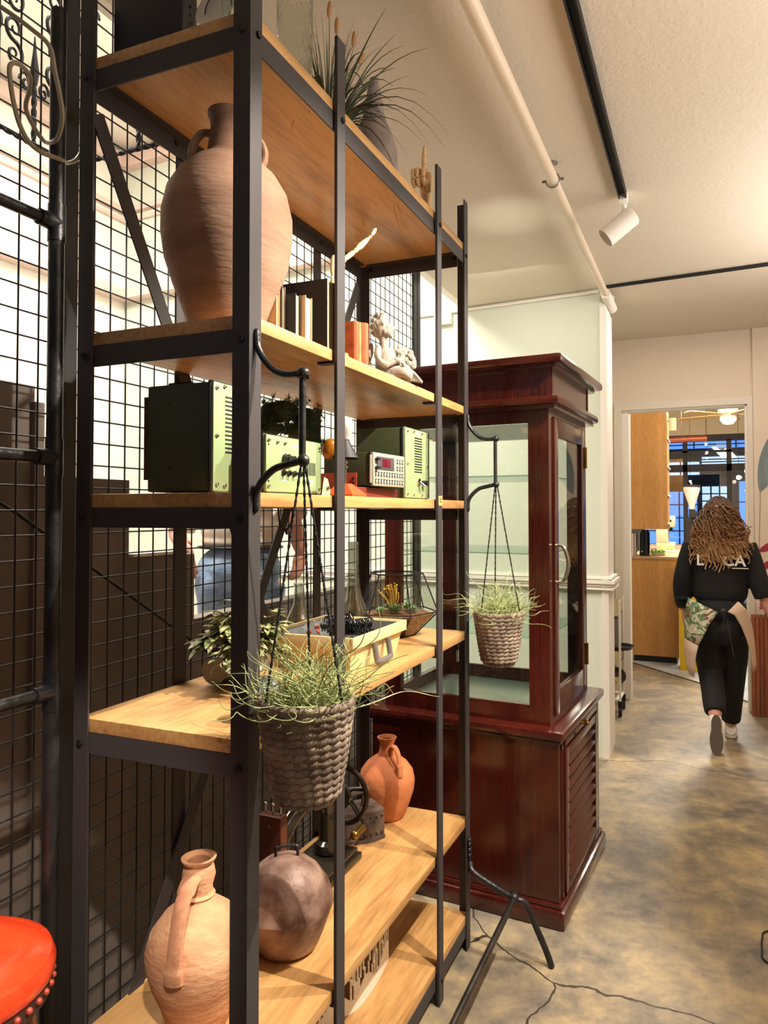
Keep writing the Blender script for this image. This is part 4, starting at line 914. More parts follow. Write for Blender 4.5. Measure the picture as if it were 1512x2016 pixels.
def curls(seed, n_, zr, spread, big=8):
    rnd = random.Random(seed); m = MB()
    for k in range(n_):
        a = rnd.uniform(0, 2*PI); el = rnd.uniform(.25, 1.45) if k >= big else rnd.uniform(.0, 1.3); L_c = rnd.uniform(.08, .17) if k >= big else rnd.uniform(.2, .3)
        d = Vector((math.cos(a)*math.cos(el), math.sin(a)*math.cos(el), math.sin(el)))
        u_ = d.orthogonal().normalized(); v_ = d.cross(u_); f1 = rnd.uniform(4, 15); ph = rnd.uniform(0, 6); am = rnd.uniform(.006, .020); pts = []
        b0 = Vector((rnd.uniform(-.045, .045), rnd.uniform(-.045, .045), zr))
        for q in range(28):
            s_ = q/27; pts.append(b0+d*L_c*s_+(u_*math.sin(f1*s_+ph)+v_*math.cos(f1*s_*1.1+ph)-u_*math.sin(ph)-v_*math.cos(ph))*am*s_**.6+Vector((0, 0, -.03*s_*s_*(1 if k < big else .3))))
        w0 = rnd.uniform(.0011, .0019); m.tube(pts, [w0*(1-.6*q/27) for q in range(28)], 4)
    return m
def rope(m, a_, b_, r_=.0024):
    a_ = Vector(a_); b_ = Vector(b_); n_ = 40; d = (b_-a_).normalized(); u_ = d.orthogonal().normalized(); v_ = d.cross(u_)
    for ph in (0, PI):
        m.tube([a_.lerp(b_, q/n_)+(u_*math.cos(q*1.9+ph)+v_*math.sin(q*1.9+ph))*r_*.55 for q in range(n_+1)], r_*.75, 5)
def basket(loc, label, rz, body, tops, seed, knot=None):
    t = thing('hanging_planter', label, 'hanging plant', loc, 0, None)
    if body is None:
        b_ = m.build('woven_basket', 'weave', t)
    else:
        b_ = body.copy(); C.objects.link(b_); b_.parent = t
    b_.rotation_euler = (0, 0, rz)
    MB().lathe([(0, .006), (.048, .006), (.056, .03), (.08, H_-.012), (.076, H_-.012), (.0, H_-.03)], 28).build('inner_pot', mat('dark_liner', '2b241e', .9), t)
    curls(seed, 300, H_-.03, 1).build('foliage', 'curl', t)
    mm = MB(); a0 = Vector(tops)
    for k in range(3):
        a = R(95)+k*2*PI/3+.35
        rope(mm, a0-Vector((0, 0, .14)), (.083*math.cos(a), .083*math.sin(a), H_-.01))
    rope(mm, a0, a0-Vector((0, 0, .14)), .0032); mm.ell(a0-Vector((0, 0, .135)), (.005, .005, .010), n=8)
    mm.tube([a0+Vector((.011*math.cos(q), .011*math.sin(q), -.0+.001*q)) for q in [i*.5 for i in range(14)]], .0024, 5)
    mm.build('hanging_ropes', 'rope', t)
    return b_
b1 = basket((.118, .02, 1.055), 'larger looking woven hanging planter on the near bracket', 0, None, (-.008, .0, .80), 21)
basket((.118, 1.372, 1.04), 'woven hanging planter on the far bracket before the glass cabinet', 1.1, b1, (-.008, .0, .82), 22)
# ---- red stool
t = thing('bar_stool', 'round stool with a glossy orange red seat and brass nails', 'stool', (-.415, -.285, 0))
ZS = .812
MB().lathe([(0, ZS+.012), (.08, ZS+.010), (.13, ZS+.002), (.155, ZS-.014), (.162, ZS-.032), (.160, ZS-.05), (.155, ZS-.056), (0, ZS-.056)], 56).build('seat_cushion', mat('red_vinyl', 'e8421c', .28, coat=.4, var=.12, vscale=5), t)
MB().lathe([(.0, ZS-.09), (.15, ZS-.09), (.154, ZS-.085), (.155, ZS-.057), (0, ZS-.057)], 48).build('seat_band', mat('dark_braid', '3a1a14', .8), t)
nm = mat('nail_red', 'c0503c', .4, .3)
for i in range(40):
    a = 2*PI*i/40; MB().ell((.157*math.cos(a), .157*math.sin(a), ZS-.066), (.006, .006, .006), n=8).build('nail', nm, t)
wl = wood('stool_wood', '9c6536', '7a4a22', 6, 2, rough=.45)
for i in range(4):
    a = PI/4+i*PI/2; c, s = math.cos(a), math.sin(a); m = MB()
    m.tube([(c*.10, s*.10, ZS-.09), (c*.19, s*.19, 0)], [.030, .022], 4); m.build('leg', wl, t, smooth=False)
for i in range(4):
    a = PI/4+i*PI/2; b_ = a+PI/2; MB().cyl((math.cos(a)*.165, math.sin(a)*.165, .22), (math.cos(b_)*.165, math.sin(b_)*.165, .22), .01, n=10).build('stretcher', wl, t)
# ================================================================ people
MT['skin'] = mat('skin', 'd9a08a', .55, col2='cf8f7a', vscale=10)
def remesh(o, vox, it=4):
    md = o.modifiers.new('rm', 'REMESH'); md.mode = 'VOXEL'; md.voxel_size = vox; md.use_smooth_shade = True
    m2 = o.modifiers.new('sm', 'SMOOTH'); m2.iterations = it; m2.factor = .5
    return o
def hand(m, w_, d, nrm, thumb, s=1.0, curl=.35, L_h=.085):
    # w_ wrist point, d finger direction, nrm back-of-hand normal, thumb = side vector
    w_ = Vector(w_); d = Vector(d).normalized(); nrm = (Vector(nrm)-d*d.dot(Vector(nrm))).normalized(); side = d.cross(nrm).normalized()
    if side.dot(Vector(thumb)) < 0: side = -side
    rot = Matrix((side, d, nrm)).transposed()
    m.ell(w_+d*L_h*.52*s, (.037*s, .052*s, .0145*s), rot=rot, n=14)
    for k, (o_, l_) in enumerate(((.027, .07), (.009, .078), (-.009, .073), (-.026, .058))):
        p = w_+d*L_h*.93*s+side*o_*s; dd = d.copy(); pts = [p-d*.02*s, p]
        for q, f in enumerate((.45, .32, .23)):
            dd = (dd-nrm*math.tan(curl)*(.45+.35*q)).normalized(); p = p+dd*l_*f*s; pts.append(p)
        m.tube(pts, [.0095*s, .0095*s, .0085*s, .008*s, .0065*s], 8).ell(pts[-1], .0066*s, n=8)
    p0 = w_+d*.022*s+side*.026*s; p1 = p0+(d*.55+side*.6-nrm*.35).normalized()*.036*s; p2 = p1+(d*.85+side*.2-nrm*.4).normalized()*.03*s; p3 = p2+(d*.95-nrm*.3).normalized()*.022*s
    m.tube([p0, p1, p2, p3], [.014*s, .0115*s, .0095*s, .0075*s], 8).ell(p3, .0076*s, n=8)
def head(m, c, s=1):
    c = Vector(c); m.ell(c+Vector((0, -.012, .02))*s, (.073*s, .09*s, .093*s), n=24); m.ell(c+Vector((0, .035, -.045))*s, (.052*s, .052*s, .06*s), n=20)
    m.ell(c+Vector((0, .092, -.02))*s, (.011*s, .018*s, .02*s), n=12); m.ell(c+Vector((0, .083, -.062))*s, (.024*s, .011*s, .009*s), n=12); m.ell(c+Vector((0, .075, -.09))*s, (.02*s, .018*s, .015*s), n=12)
    for x in (-1, 1):
        m.ell(c+Vector((x*.03, .078, .002))*s, (.014*s, .009*s, .009*s), n=10); m.ell(c+Vector((x*.03, .08, .02))*s, (.02*s, .01*s, .006*s), n=10)
        m.ell(c+Vector((x*.077, .0, -.01))*s, (.009*s, .02*s, .03*s), n=12); m.ell(c+Vector((x*.045, .06, -.03))*s, (.02*s, .02*s, .02*s), n=10)
# ---- woman walking away
t = thing('person', 'woman with long curly hair in a black sweatshirt walking away', 'person', (.90, 4.2, 0))
m = MB(); head(m, (0, .02, 1.565))
m.tube([(0, .0, 1.38), (0, .0, 1.44), (0, .012, 1.50)], [.062, .05, .05], 14)
m.ell((0, 0, 1.25), (.145, .095, .17)); m.ell((0, 0, 1.35), (.16, .075, .065)); m.ell((0, 0, 1.06), (.12, .09, .14)); m.ell((0, -.01, .92), (.155, .115, .13))
LA = [(-.165, 0, 1.365), (-.205, -.012, 1.25), (-.235, -.02, 1.12), (-.24, .0, 1.02), (-.235, .02, .93), (-.233, .025, .905)]
RA = [(.165, 0, 1.365), (.205, -.015, 1.25), (.238, -.03, 1.13), (.275, -.035, 1.02), (.315, -.03, .915), (.32, -.03, .895)]
for a_ in (LA, RA): m.tube(bez(a_, 4), [.052-.0012*i for i in range(21)], 12)
hand(m, (-.233, .025, .90), (.02, .12, -1), (-1, -.3, 0), (0, 1, 0), 1.0, .3); hand(m, (.32, -.03, .895), (.28, .1, -1), (.7, -.7, .2), (.3, 1, 0), 1.0, .32)
LL = [(-.085, 0, .88), (-.08, .02, .68), (-.068, .035, .50), (-.05, -.08, .37), (-.04, -.19, .26), (-.04, -.205, .235)]
RL = [(.085, 0, .88), (.088, .05, .68), (.085, .10, .50), (.075, .15, .30), (.065, .20, .12), (.065, .205, .07)]
for a_ in (LL, RL): m.tube(bez(a_, 4), [.088, .088, .086, .083, .08, .077, .073, .069, .064, .06, .058, .056, .057, .057, .054, .049, .044, .04, .037, .035, .035], 14)
m.tube([(-.04, -.2, .245), (-.035, -.22, .17), (-.03, -.2, .08), (-.03, -.17, .035)], [.034, .036, .036, .026], 12); m.tube([(.065, .19, .045), (.065, .25, .04), (.068, .33, .025)], [.034, .034, .026], 12)
remesh(m.build('body', 'skin', t), .006)
MT['blackcloth'] = mat('black_sweatshirt', '121215', .9, bump=.25, bscale=30)
m = MB(); m.lathe([(0, 1.43), (.06, 1.425), (.12, 1.405), (.165, 1.37), (.178, 1.32), (.172, 1.25), (.172, 1.18), (.176, 1.10), (.180, 1.05), (.172, 1.01), (.14, .965), (.10, .93), (0, .925)], 32, rot=Matrix.Diagonal((1, .72, 1))); m.tube([(0, 0, 1.40), (0, 0, 1.435)], [.075, .06], 16)
m.tube(bez(LA[:5], 4), [.07, .07, .069, .068, .067, .066, .065, .065, .064, .064, .064, .063, .061, .058, .055, .05, .044], 14)
m.tube(bez(RA[:4], 4), [.07, .07, .069, .068, .067, .066, .066, .066, .066, .066, .066, .064, .062], 14)
for q in range(7): m.tube([(-.235+.05*math.cos(R(a0)), -.02+.05*math.sin(R(a0)), .99+.035*q) for a0 in range(0, 360, 30)], .009, 6, closed=True) if q in (0, 3, 5) else None
remesh(m.build('sweatshirt', 'blackcloth', t), .008)
MT['pants'] = mat('black_trousers', '0d0d10', .85, bump=.2, bscale=20)
m = MB(); m.ell((0, -.012, .90), (.175, .135, .15), n=24); m.ell((-.03, -.05, .80), (.12, .10, .12), n=20); m.ell((.04, -.05, .80), (.12, .10, .12), n=20)
m.tube(bez(LL[:5], 4), [.10, .10, .098, .096, .094, .092, .09, .087, .083, .08, .078, .076, .076, .075, .073, .07, .064], 16)
m.tube(bez(RL[:5], 4), [.10, .10, .098, .096, .094, .092, .09, .087, .083, .08, .077, .074, .072, .07, .068, .066, .064], 16)
remesh(m.build('trousers', 'pants', t), .008)
for nm_, pts, sole, rx in (('shoe', [(-.04, -.19, .25), (-.038, -.215, .22), (-.032, -.215, .13), (-.03, -.19, .06), (-.03, -.16, .03)], [(-.038, -.243, .245), (-.032, -.248, .17), (-.03, -.236, .09), (-.03, -.205, .03), (-.03, -.17, .005)], 1), ('shoe', [(.065, .17, .06), (.065, .20, .055), (.066, .27, .05), (.068, .33, .035), (.07, .36, .03)], [(.065, .155, .014), (.065, .20, .012), (.067, .28, .012), (.069, .34, .012), (.07, .37, .014)], 0)):
    s_ = MB().tube(bez(pts, 4), [.034+.008*math.sin(i/16*PI) for i in range(17)], 14).build(nm_, 'white', t)
    if rx:
        ol = []
        for q in range(28):
            a_ = 2*PI*q/28; z_ = .137+.128*math.sin(a_); hw = .041+.006*math.sin(a_*1.0+PI)*1.0-.009*math.exp(-((z_-.165)/.03)**2)
            ol.append((math.copysign(abs(math.cos(a_))**.75, math.cos(a_))*hw, z_))
        MB().prism(ol, ((-.034, -.248, 0), (1, 0, 0), (0, 0, 1), (0, -1, .0)), 0, .022).build('sole', mat('brown_sole', '5f544b', .8), s_)
    else: MB().tube(bez(sole, 4), [.03+.012*math.sin(i/16*PI) for i in range(17)], 12, flat=.3).build('sole', mat('pale_sole', 'cfc6ba', .7), s_)
MB().tube([(-.235+.036*math.cos(a), .012+.036*math.sin(a), .925) for a in [i*PI/8 for i in range(16)]], .0055, 8, closed=True).build('bracelet', 'black', t)
# hair with its own brown to blond fade
hm = mat('curly_hair', '6b4526', .6); nt = hm.node_tree; bs = nt.nodes['Principled BSDF']; tc = nt.nodes.new('ShaderNodeTexCoord'); sx = nt.nodes.new('ShaderNodeSeparateXYZ'); n_ = nt.nodes.new('ShaderNodeTexNoise'); n_.inputs['Scale'].default_value = 14
ma = nt.nodes.new('ShaderNodeMath'); ma.operation = 'MULTIPLY_ADD'; ma.inputs[1].default_value = .28; cr = nt.nodes.new('ShaderNodeValToRGB')
nt.links.new(tc.outputs['Object'], sx.inputs[0]); nt.links.new(tc.outputs['Object'], n_.inputs['Vector']); nt.links.new(n_.outputs['Fac'], ma.inputs[0]); nt.links.new(sx.outputs['Z'], ma.inputs[2])
mr = nt.nodes.new('ShaderNodeMapRange'); mr.inputs['From Min'].default_value = 1.32; mr.inputs['From Max'].default_value = 1.85; nt.links.new(ma.outputs[0], mr.inputs['Value']); nt.links.new(mr.outputs[0], cr.inputs[0])
e = cr.color_ramp.elements; e[0].color = rgb('c79c6c'); e[1].color = rgb('3c2616'); k_ = e.new(.45); k_.color = rgb('8a6038'); nt.links.new(cr.outputs[0], bs.inputs['Base Color']); MT['hair'] = hm
m = MB(); rnd = random.Random(8)
m.ell((0, .0, 1.60), (.076, .084, .09), n=24)
m.ell((0, -.075, 1.47), (.10, .07, .15), n=20); m.ell((0, -.105, 1.36), (.10, .045, .12), n=20)
for k in range(430):
    a = rnd.uniform(R(165), R(375)); up_ = rnd.uniform(-.1, 1.5)
    p0 = Vector((.084*math.cos(a)*math.cos(up_), .005+.094*math.sin(a)*math.cos(up_), 1.60+.098*math.sin(up_)))
    xs = math.cos(a); end = Vector((xs*rnd.uniform(.06, .2), -.12-rnd.uniform(0, .05)*(1-abs(xs)), rnd.uniform(1.19, 1.42)+.06*abs(xs)))
    mid = Vector((xs*rnd.uniform(.09, .125), min(-.03, p0.y*1.0)-.07*(1-abs(xs)*.4), 1.53+rnd.uniform(-.04, .04)))
    base = bez([p0, mid, end], 13); f = rnd.uniform(.75, 1.2); ph = rnd.uniform(0, 6); pts = []
    for q, p in enumerate(base):
        am = .0025+.0115*min(1, q/10); pts.append(p+Vector((math.cos(q*f+ph), math.sin(q*f+ph)*.8, math.sin(q*f*.9))) * am)
    m.tube(pts, [rnd.uniform(.0045, .0075)*(1-.5*q/len(pts)) for q in range(len(pts))], 5)
m.build('hair', 'hair', t)
MB().ell((-.012, -.105, 1.625), (.02, .012, .012), n=10).ell((.02, -.102, 1.622), (.018, .011, .010), n=10).build('hair_clip', mat('tan_clip', '8a6a48', .4), t)
# letters printed across the back; the middle of the word is under the hair
for (ch, x) in (('L', -.122), ('C', .055), ('A', .125)):
    text_mesh(ch, 'printed_letter', 'white', .10, t, (x, -.1375+.05*abs(x)**1.0, 1.262), (R(90), 0, 0), .003)
m = MB()
for q in range(12): m.bx(.075+.0085*q, .081+.0085*q, -.1335, -.1315, 1.212, 1.219)
m.build('small_print', 'white', t, smooth=False)
# apron
flo = mat('floral_cotton', 'c9b49c', .85); nt = flo.node_tree; bs = nt.nodes['Principled BSDF']; tc = nt.nodes.new('ShaderNodeTexCoord'); n_ = nt.nodes.new('ShaderNodeTexNoise'); n_.inputs['Scale'].default_value = 17; n_.inputs['Detail'].default_value = 1; n_.inputs['Distortion'].default_value = 1.5
cr = nt.nodes.new('ShaderNodeValToRGB'); cr.color_ramp.interpolation = 'CONSTANT'; e = cr.color_ramp.elements; e[0].color = rgb('9c2f35'); e[0].position = 0; e[1].color = rgb('c9b49c'); e[1].position = .62
for pos, c_ in ((.37, '5f7f56'), (.46, '8ba07c'), (.53, 'ddd6c6')): q_ = e.new(pos); q_.color = rgb(c_)
nt.links.new(tc.outputs['Object'], n_.inputs['Vector']); nt.links.new(n_.outputs['Fac'], cr.inputs[0]); nt.links.new(cr.outputs[0], bs.inputs['Base Color'])
def sheet(name, mt, L_, a_=.235, b_=.185, n_=8, off=0):
    # L_: rows of (x_left, x_right, z_left, z_right); wrapped on an ellipse
    m = MB(); rows_ = []
    for (x0, x1, z0, z1) in L_:
        r_ = []
        for q in range(n_+1):
            u_ = q/n_; x = x0+(x1-x0)*u_; z = z0+(z1-z0)*u_; r_.append(m.bm.verts.new((x, -b_*math.sqrt(max(0.0, 1-(x/a_)**2))-off, z)))
        rows_.append(r_)
    for A, B_ in zip(rows_, rows_[1:]):
        for q in range(n_): m.bm.faces.new((A[q], A[q+1], B_[q+1], B_[q]))
    return m.build(name, mt, t, solid=.004)
sheet('apron_flowered', flo, [(-.20, -.015, 1.005, .925), (-.215, -.03, .95, .90), (-.225, -.07, .88, .84), (-.23, -.10, .80, .77), (-.23, -.14, .72, .69)])
bei = mat('beige_cotton', 'cdb19c', .85, bump=.2, bscale=15)
sheet('apron_plain', bei, [(-.23, -.14, .72, .69), (-.233, -.155, .64, .62), (-.225, -.165, .56, .54), (-.20, -.17, .48, .47)])
sheet('apron_plain', bei, [(.045, .11, .93, 1.0), (.085, .165, .91, .94), (.125, .19, .84, .86), (.155, .205, .76, .77), (.178, .213, .68, .68), (.192, .218, .60, .60), (.195, .213, .53, .54)])
rib = mat('dark_ribbon', '33302d', .7)
for pts, w_ in (([(.02, -.175, .93), (.045, -.195, .85), (.062, -.20, .74), (.078, -.198, .64)], .011), ([(.015, -.175, .93), (.02, -.19, .87), (.012, -.195, .80)], .009)):
    MB().tube(bez(pts, 5), w_, 8, flat=.25).build('apron_tie', rib, t)
MB().ell((.018, -.178, .935), (.018, .012, .014), n=10).build('bow_knot', rib, t)
# ---- man in jeans beyond the mesh
t = thing('person', 'person in blue jeans and white shirt behind the wire mesh', 'person', (-1.19, 1.62, .40), R(12))
S = 1.0; m = MB(); head(m, (0, .02, 1.63))
m.tube([(0, 0, 1.42), (0, .0, 1.5), (0, .01, 1.56)], [.07, .058, .058], 14); m.ell((0, 0, 1.28), (.17, .11, .19)); m.ell((0, 0, 1.40), (.185, .08, .07)); m.ell((0, 0, 1.08), (.155, .11, .15)); m.ell((0, -.01, .94), (.17, .125, .13))
LA = [(-.19, 0, 1.40), (-.25, -.02, 1.25), (-.30, -.03, 1.12), (-.27, -.08, 1.08), (-.215, -.13, 1.045), (-.20, -.14, 1.04)]
RA = [(.19, 0, 1.40), (.245, -.06, 1.28), (.285, -.11, 1.18), (.292, -.06, 1.10), (.29, .0, 1.035), (.288, .01, 1.02)]
for a_ in (LA, RA): m.tube(bez(a_, 4), [.056-.0015*i for i in range(21)], 12)
hand(m, (-.205, -.14, 1.05), (.3, -.15, -1), (-.3, -1, 0), (-1, 0, 0), 1.05, .15); hand(m, (.288, .01, 1.02), (-.15, .05, -1), (1, -.5, 0), (0, 1, 0), 1.05, .6)
for sx_ in (-1, 1): m.tube([(sx_*.095, 0, .88), (sx_*.10, .01, .5), (sx_*.10, 0, .06)], [.095, .06, .042], 14); m.tube([(sx_*.10, -.03, .04), (sx_*.105, .08, .035), (sx_*.11, .17, .025)], [.036, .038, .028], 12)
remesh(m.build('body', 'skin', t), .005)
m = MB(); m.ell((0, 0, 1.27), (.195, .135, .2), n=24); m.ell((0, 0, 1.40), (.205, .10, .075), n=20); m.ell((0, 0, 1.12), (.192, .146, .125), n=24); m.ell((0, 0, 1.06), (.188, .143, .05), n=24)
m.tube(bez(LA[:3], 4), [.078]*9, 14); m.tube(bez(RA[:3], 4), [.078]*9, 14)
remesh(m.build('shirt', mat('white_shirt', 'e9dccb', .85, bump=.3, bscale=12), t), .009)
m = MB(); m.ell((0, -.015, .93), (.20, .15, .13), n=28); m.ell((-.085, -.06, .86), (.105, .105, .12), n=20); m.ell((.085, -.06, .86), (.105, .105, .12), n=20); m.ell((0, 0, .99), (.18, .14, .05), n=24)
for sx_ in (-1, 1): m.tube([(sx_*.10, 0, .86), (sx_*.105, .01, .5), (sx_*.105, 0, .08)], [.115, .085, .075], 16)
jn = remesh(m.build('jeans', mat('blue_denim', 'aac2e0', .85, col2='7c95b8', vscale=9, bump=.4, bscale=120), t), .009)
MB().tube([(.186*math.cos(a), -.003+.142*math.sin(a), 1.035) for a in [i*PI/16 for i in range(32)]], .018, 10, closed=True, flat=.4).build('belt', 'black', t)
for sx_ in (-1, 1):
    MB().tube(bez([(sx_*.04, -.171, .93), (sx_*.045, -.178, .85), (sx_*.085, -.178, .825), (sx_*.135, -.165, .85), (sx_*.14, -.155, .93), (sx_*.04, -.171, .93)], 4), .0012, 5).build('pocket_seam', mat('denim_seam', '4c6482', .9), jn)
for sx_ in (-1, 1): MB().tube([(sx_*.10, -.04, .045), (sx_*.105, .06, .045), (sx_*.11, .19, .035)], [.045, .048, .04], 14).build('shoe', 'blackcloth', t)
m = MB(); m.ell((0, .0, 1.665), (.082, .098, .085), n=24); m.build('hair', mat('short_hair', '3b2a1e', .8, bump=.8, bscale=60), t)
# ================================================================ beyond the doorway
KZ = 3.25
o = MB().bx(-1.2, 4, FY+FT, 12, KZ, KZ+.1).build('ceiling_kitchen', mat('kitchen_ceiling', 'e8dcc0', .8), smooth=False); struct(o)
o = MB().bx(-1.3, -1.2, FY+FT, 12, 0, KZ).build('wall_kitchen_left', 'wallwarm', smooth=False); struct(o)
o = MB().bx(.2, 3.9, 8.6, 8.75, 2.95, 3.249).build('trim_6', 'white', smooth=False); struct(o)
o = MB().bx(-1.19, .02, 6.62, 6.72, 0, 2.9).build('wall_kitchen_partition', 'wallwarm', smooth=False); struct(o)
o = MB().bx(.02, .06, 6.70, 6.86, .0, 2.9).build('trim_7', 'white', smooth=False); struct(o)
MT['oakv'] = wood('oak_veneer', 'cf9a58', 'b27f42', 5, 2, rough=.5, ring=9, coat=.05)
t = thing('tall_cabinet', 'upper oak veneer cabinet beyond the doorway', 'cabinet', (.06, 6.8, 1.405))
MB().bx(.002, .385, 0, .5, 0, 1.275).build('carcass', 'oakv', t, smooth=False)
for z in (.05, .35, .65, .95): MB().bx(.386, .40, .02, .48, z, z+.012).build('shelf_edge', 'white', t, smooth=False)
t = thing('counter_cabinet', 'lower oak veneer counter cabinet beyond the doorway', 'cabinet', (.06, 6.8, 0))
MB().bx(.002, .485, 0, 3.0, .07, 1.09).build('carcass', 'oakv', t, smooth=False); MB().bx(.03, .46, .03, 2.95, 0, .07).build('plinth', 'black', t, smooth=False); MB().bx(0, .50, -.01, 3.05, 1.09, 1.114).build('worktop', mat('worktop', 'a98c66', .4), t, smooth=False)
t = thing('side_panel', 'narrow oak panel at the left jamb beyond the doorway', 'panel', (.02, 6.74, 0)); MB().bx(.005, .0395, .13, .145, .0, 1.40).build('panel_board', 'oakv', t, smooth=False)
t = thing('thermos_dispenser', 'black steel drinks dispenser standing in the oak niche', 'dispenser', (.2, 6.95, 1.114)); MB().cyl((0, 0, 0), (0, 0, .26), .055, n=24).cyl((0, 0, .26), (0, 0, .28), .045, n=24).build('tank', mat('gloss_tank', '141416', .15, .3), t); MB().cyl((-.02, -.055, .05), (-.02, -.08, .05), .008, n=10).build('tap', 'chrome', t)
t = thing('thermos_dispenser', 'chrome drinks dispenser beside the black one in the niche', 'dispenser', (.10, 6.92, 1.114)); MB().cyl((0, 0, 0), (0, 0, .24), .025, n=20).build('tank', 'chrome', t)
t = thing('salad_bowl', 'green leafy salad heap on the counter', 'food', (.33, 7.1, 1.114)); m = MB(); rnd = random.Random(6)
MB().lathe([(0, 0), (.06, 0), (.09, .025), (.085, .025), (0, .01)], 24).build('bowl', 'white', t)
for k in range(40): m.ell((rnd.uniform(-.07, .07), rnd.uniform(-.07, .07), rnd.uniform(.02, .05)), (.018, .012, .006), rot=(rnd.uniform(0, 3), rnd.uniform(0, 3), 0), n=6)
m.build('leaves', mat('salad_green', '7fae3c', .6), t)
t = thing('fruit_tray', 'white tray with yellow fruit on the counter', 'food', (.38, 7.8, 1.114)); MB().bx(-.1, .1, -.12, .12, 0, .02, .004).build('tray', 'white', t)
for k in range(5): MB().ell((-.06+.03*k, .03*math.sin(k*2), .035), (.02, .03, .016), n=10).build('fruit', mat('yellow_fruit', 'e2c62c', .5), t)
t = thing('espresso_machine', 'cream coffee machine on the counter behind the cabinet', 'machine', (.36, 8.4, 1.114))
MB().bx(-.12, .1, -.15, .15, 0, .09, .01).bx(-.12, .02, -.15, .15, .09, .28, .01).bx(-.12, .1, -.15, .15, .28, .42, .02).build('housing', mat('cream_machine', 'd9cfae', .4), t); MB().cyl((.05, -.05, .28), (.05, -.05, .23), .02, n=16).cyl((.05, -.155, .36), (.05, -.152, .36), .015, n=16).build('group_head', 'black', t)
t = thing('coffee_grinder', 'black coffee grinder with clear conical hopper', 'grinder', (.655, 8.5, 0))
MB().bx(-.075, .075, -.1, .1, .0, 1.0, .005).build('stand', mat('dark_stand', '3a3b40', .4), t)
MB().bx(-.07, .07, -.09, .09, 1.0, 1.50, .02).cyl((0, 0, 1.5), (0, 0, 1.62), .04, .035, n=20).build('motor_body', mat('grinder_black', '2a2c32', .35, .4), t)
MB().lathe([(.035, 1.62), (.035, 1.66), (.10, 1.86), (.10, 1.90), (.097, 1.90), (.097, 1.86), (.032, 1.66)], 28).build('hopper', mat('frosted_hopper', 'f2ece6', .25, trans=.4), t); MB().cyl((0, 0, 1.90), (0, 0, 1.925), .105, n=28).build('hopper_lid', 'black', t)
MB().cyl((.02, -.12, 1.56), (.02, -.05, 1.56), .05, n=24).cyl((.02, -.13, 1.56), (.02, -.12, 1.56), .02, n=16).build('dose_dial', 'chrome', t)
t = thing('yellow_crate', 'bright yellow box partly hidden behind the walking woman', 'box', (.66, 6.5, 0)); MB().bx(-.1, .1, 0, .3, 0, .98, .01).build('box_body', mat('bright_yellow', 'e0b818', .5), t)
# ceiling fan
MT['fanwood'] = mat('pale_fan_wood', 'cfa860', .5)
t = thing('ceiling_fan', 'pale wooden ceiling fan beyond the doorway', 'fan', (1.10, 9.0, KZ))
MB().cyl((0, 0, 0), (0, 0, -.28), .014, n=12).cyl((0, 0, 0), (0, 0, -.05), .05, .035, n=20).build('down_rod', 'chrome', t)
MB().lathe([(0, -.27), (.06, -.28), (.12, -.32), (.13, -.38), (.10, -.42), (0, -.43)], 28).build('motor_housing', 'cream', t)
for i in range(5):
    a = R(8+72*i); o = MB().prism([(.12, -.03), (.2, -.06), (.5, -.075), (.68, -.055), (.70, .0), (.68, .055), (.5, .06), (.2, .04), (.12, .02)], ((0, 0, 0), (1, 0, 0), (0, 1, .12), (0, 0, 1)), 0, .008).build('blade', 'fanwood', t); o.rotation_euler = (0, 0, a); o.location = (0, 0, -.40)
MB().lathe([(0, -.53), (.06, -.52), (.10, -.47), (.10, -.435), (0, -.43)], 28).build('lamp_bowl', mat('fan_lamp', 'fff2d2', .4, emis='ffe9b8', estr=1.6), t)
t = thing('copper_duct', 'horizontal copper coloured duct under the kitchen ceiling', 'duct', (0, 10, 2.64)); MB().cyl((-.3, 0, -.01), (.845, 0, .005), .045, n=20).build('duct_pipe', mat('copper', 'b0604a', .35, .6), t)
for x in (.1, .5): MB().cyl((x, 0, .05), (x, 0, .61), .004, n=6).build('hanger', 'chrome', t)
t = thing('wall_lamp', 'small cylindrical wall lamp beside the oak cabinet', 'lamp', (.50, 6.95, 2.46)); MB().cyl((0, 0, 0), (0, 0, .13), .035, n=20).build('shade', mat('lamp_shade_warm', 'd8b890', .6, emis='ffdca0', estr=.5), t); MB().bx(-.055, -.03, -.01, .01, .09, .11).bx(-.05, .0, -.012, .012, .13, .14).build('arm', 'chrome', t)
# window wall to the dusk street
t_m = MT['frame'] = mat('dark_window_frame', '1c1719', .5)
o = MB()
for x in (-1.1, .52, 1.16, 1.44, 2.4, 3.6): o.bx(x-.035, x+.035, 11, 11.08, 0, 2.72)
for z0, z1 in ((2.22, 2.33), (2.70, 2.80), (.0, .12), (2.52, 2.555)): o.bx(-1.2, 4, 11, 11.08, z0, z1)
struct(o.build('window_1', 'frame', smooth=False))
o = MB().bx(-1.2, 4, 11, 11.1, 2.80, KZ).build('wall_kitchen_end', mat('end_wall', 'd8cbb0', .8), smooth=False); struct(o)
struct(MB().bx(-1.2, 4, 11.03, 11.04, .12, 2.7).build('window_pane', 'pane', smooth=False))
o = MB().bx(-1.2, 4, 12.2, 12.4, 3.0, 3.2).build('trim_8', 'frame', smooth=False); struct(o)
for i, (x0, x1, z0, z1) in enumerate(((.0, 2.2, 2.42, 2.47), (.5, 2.2, 2.60, 2.63), (.9, 1.6, 2.34, 2.38))):
    pass
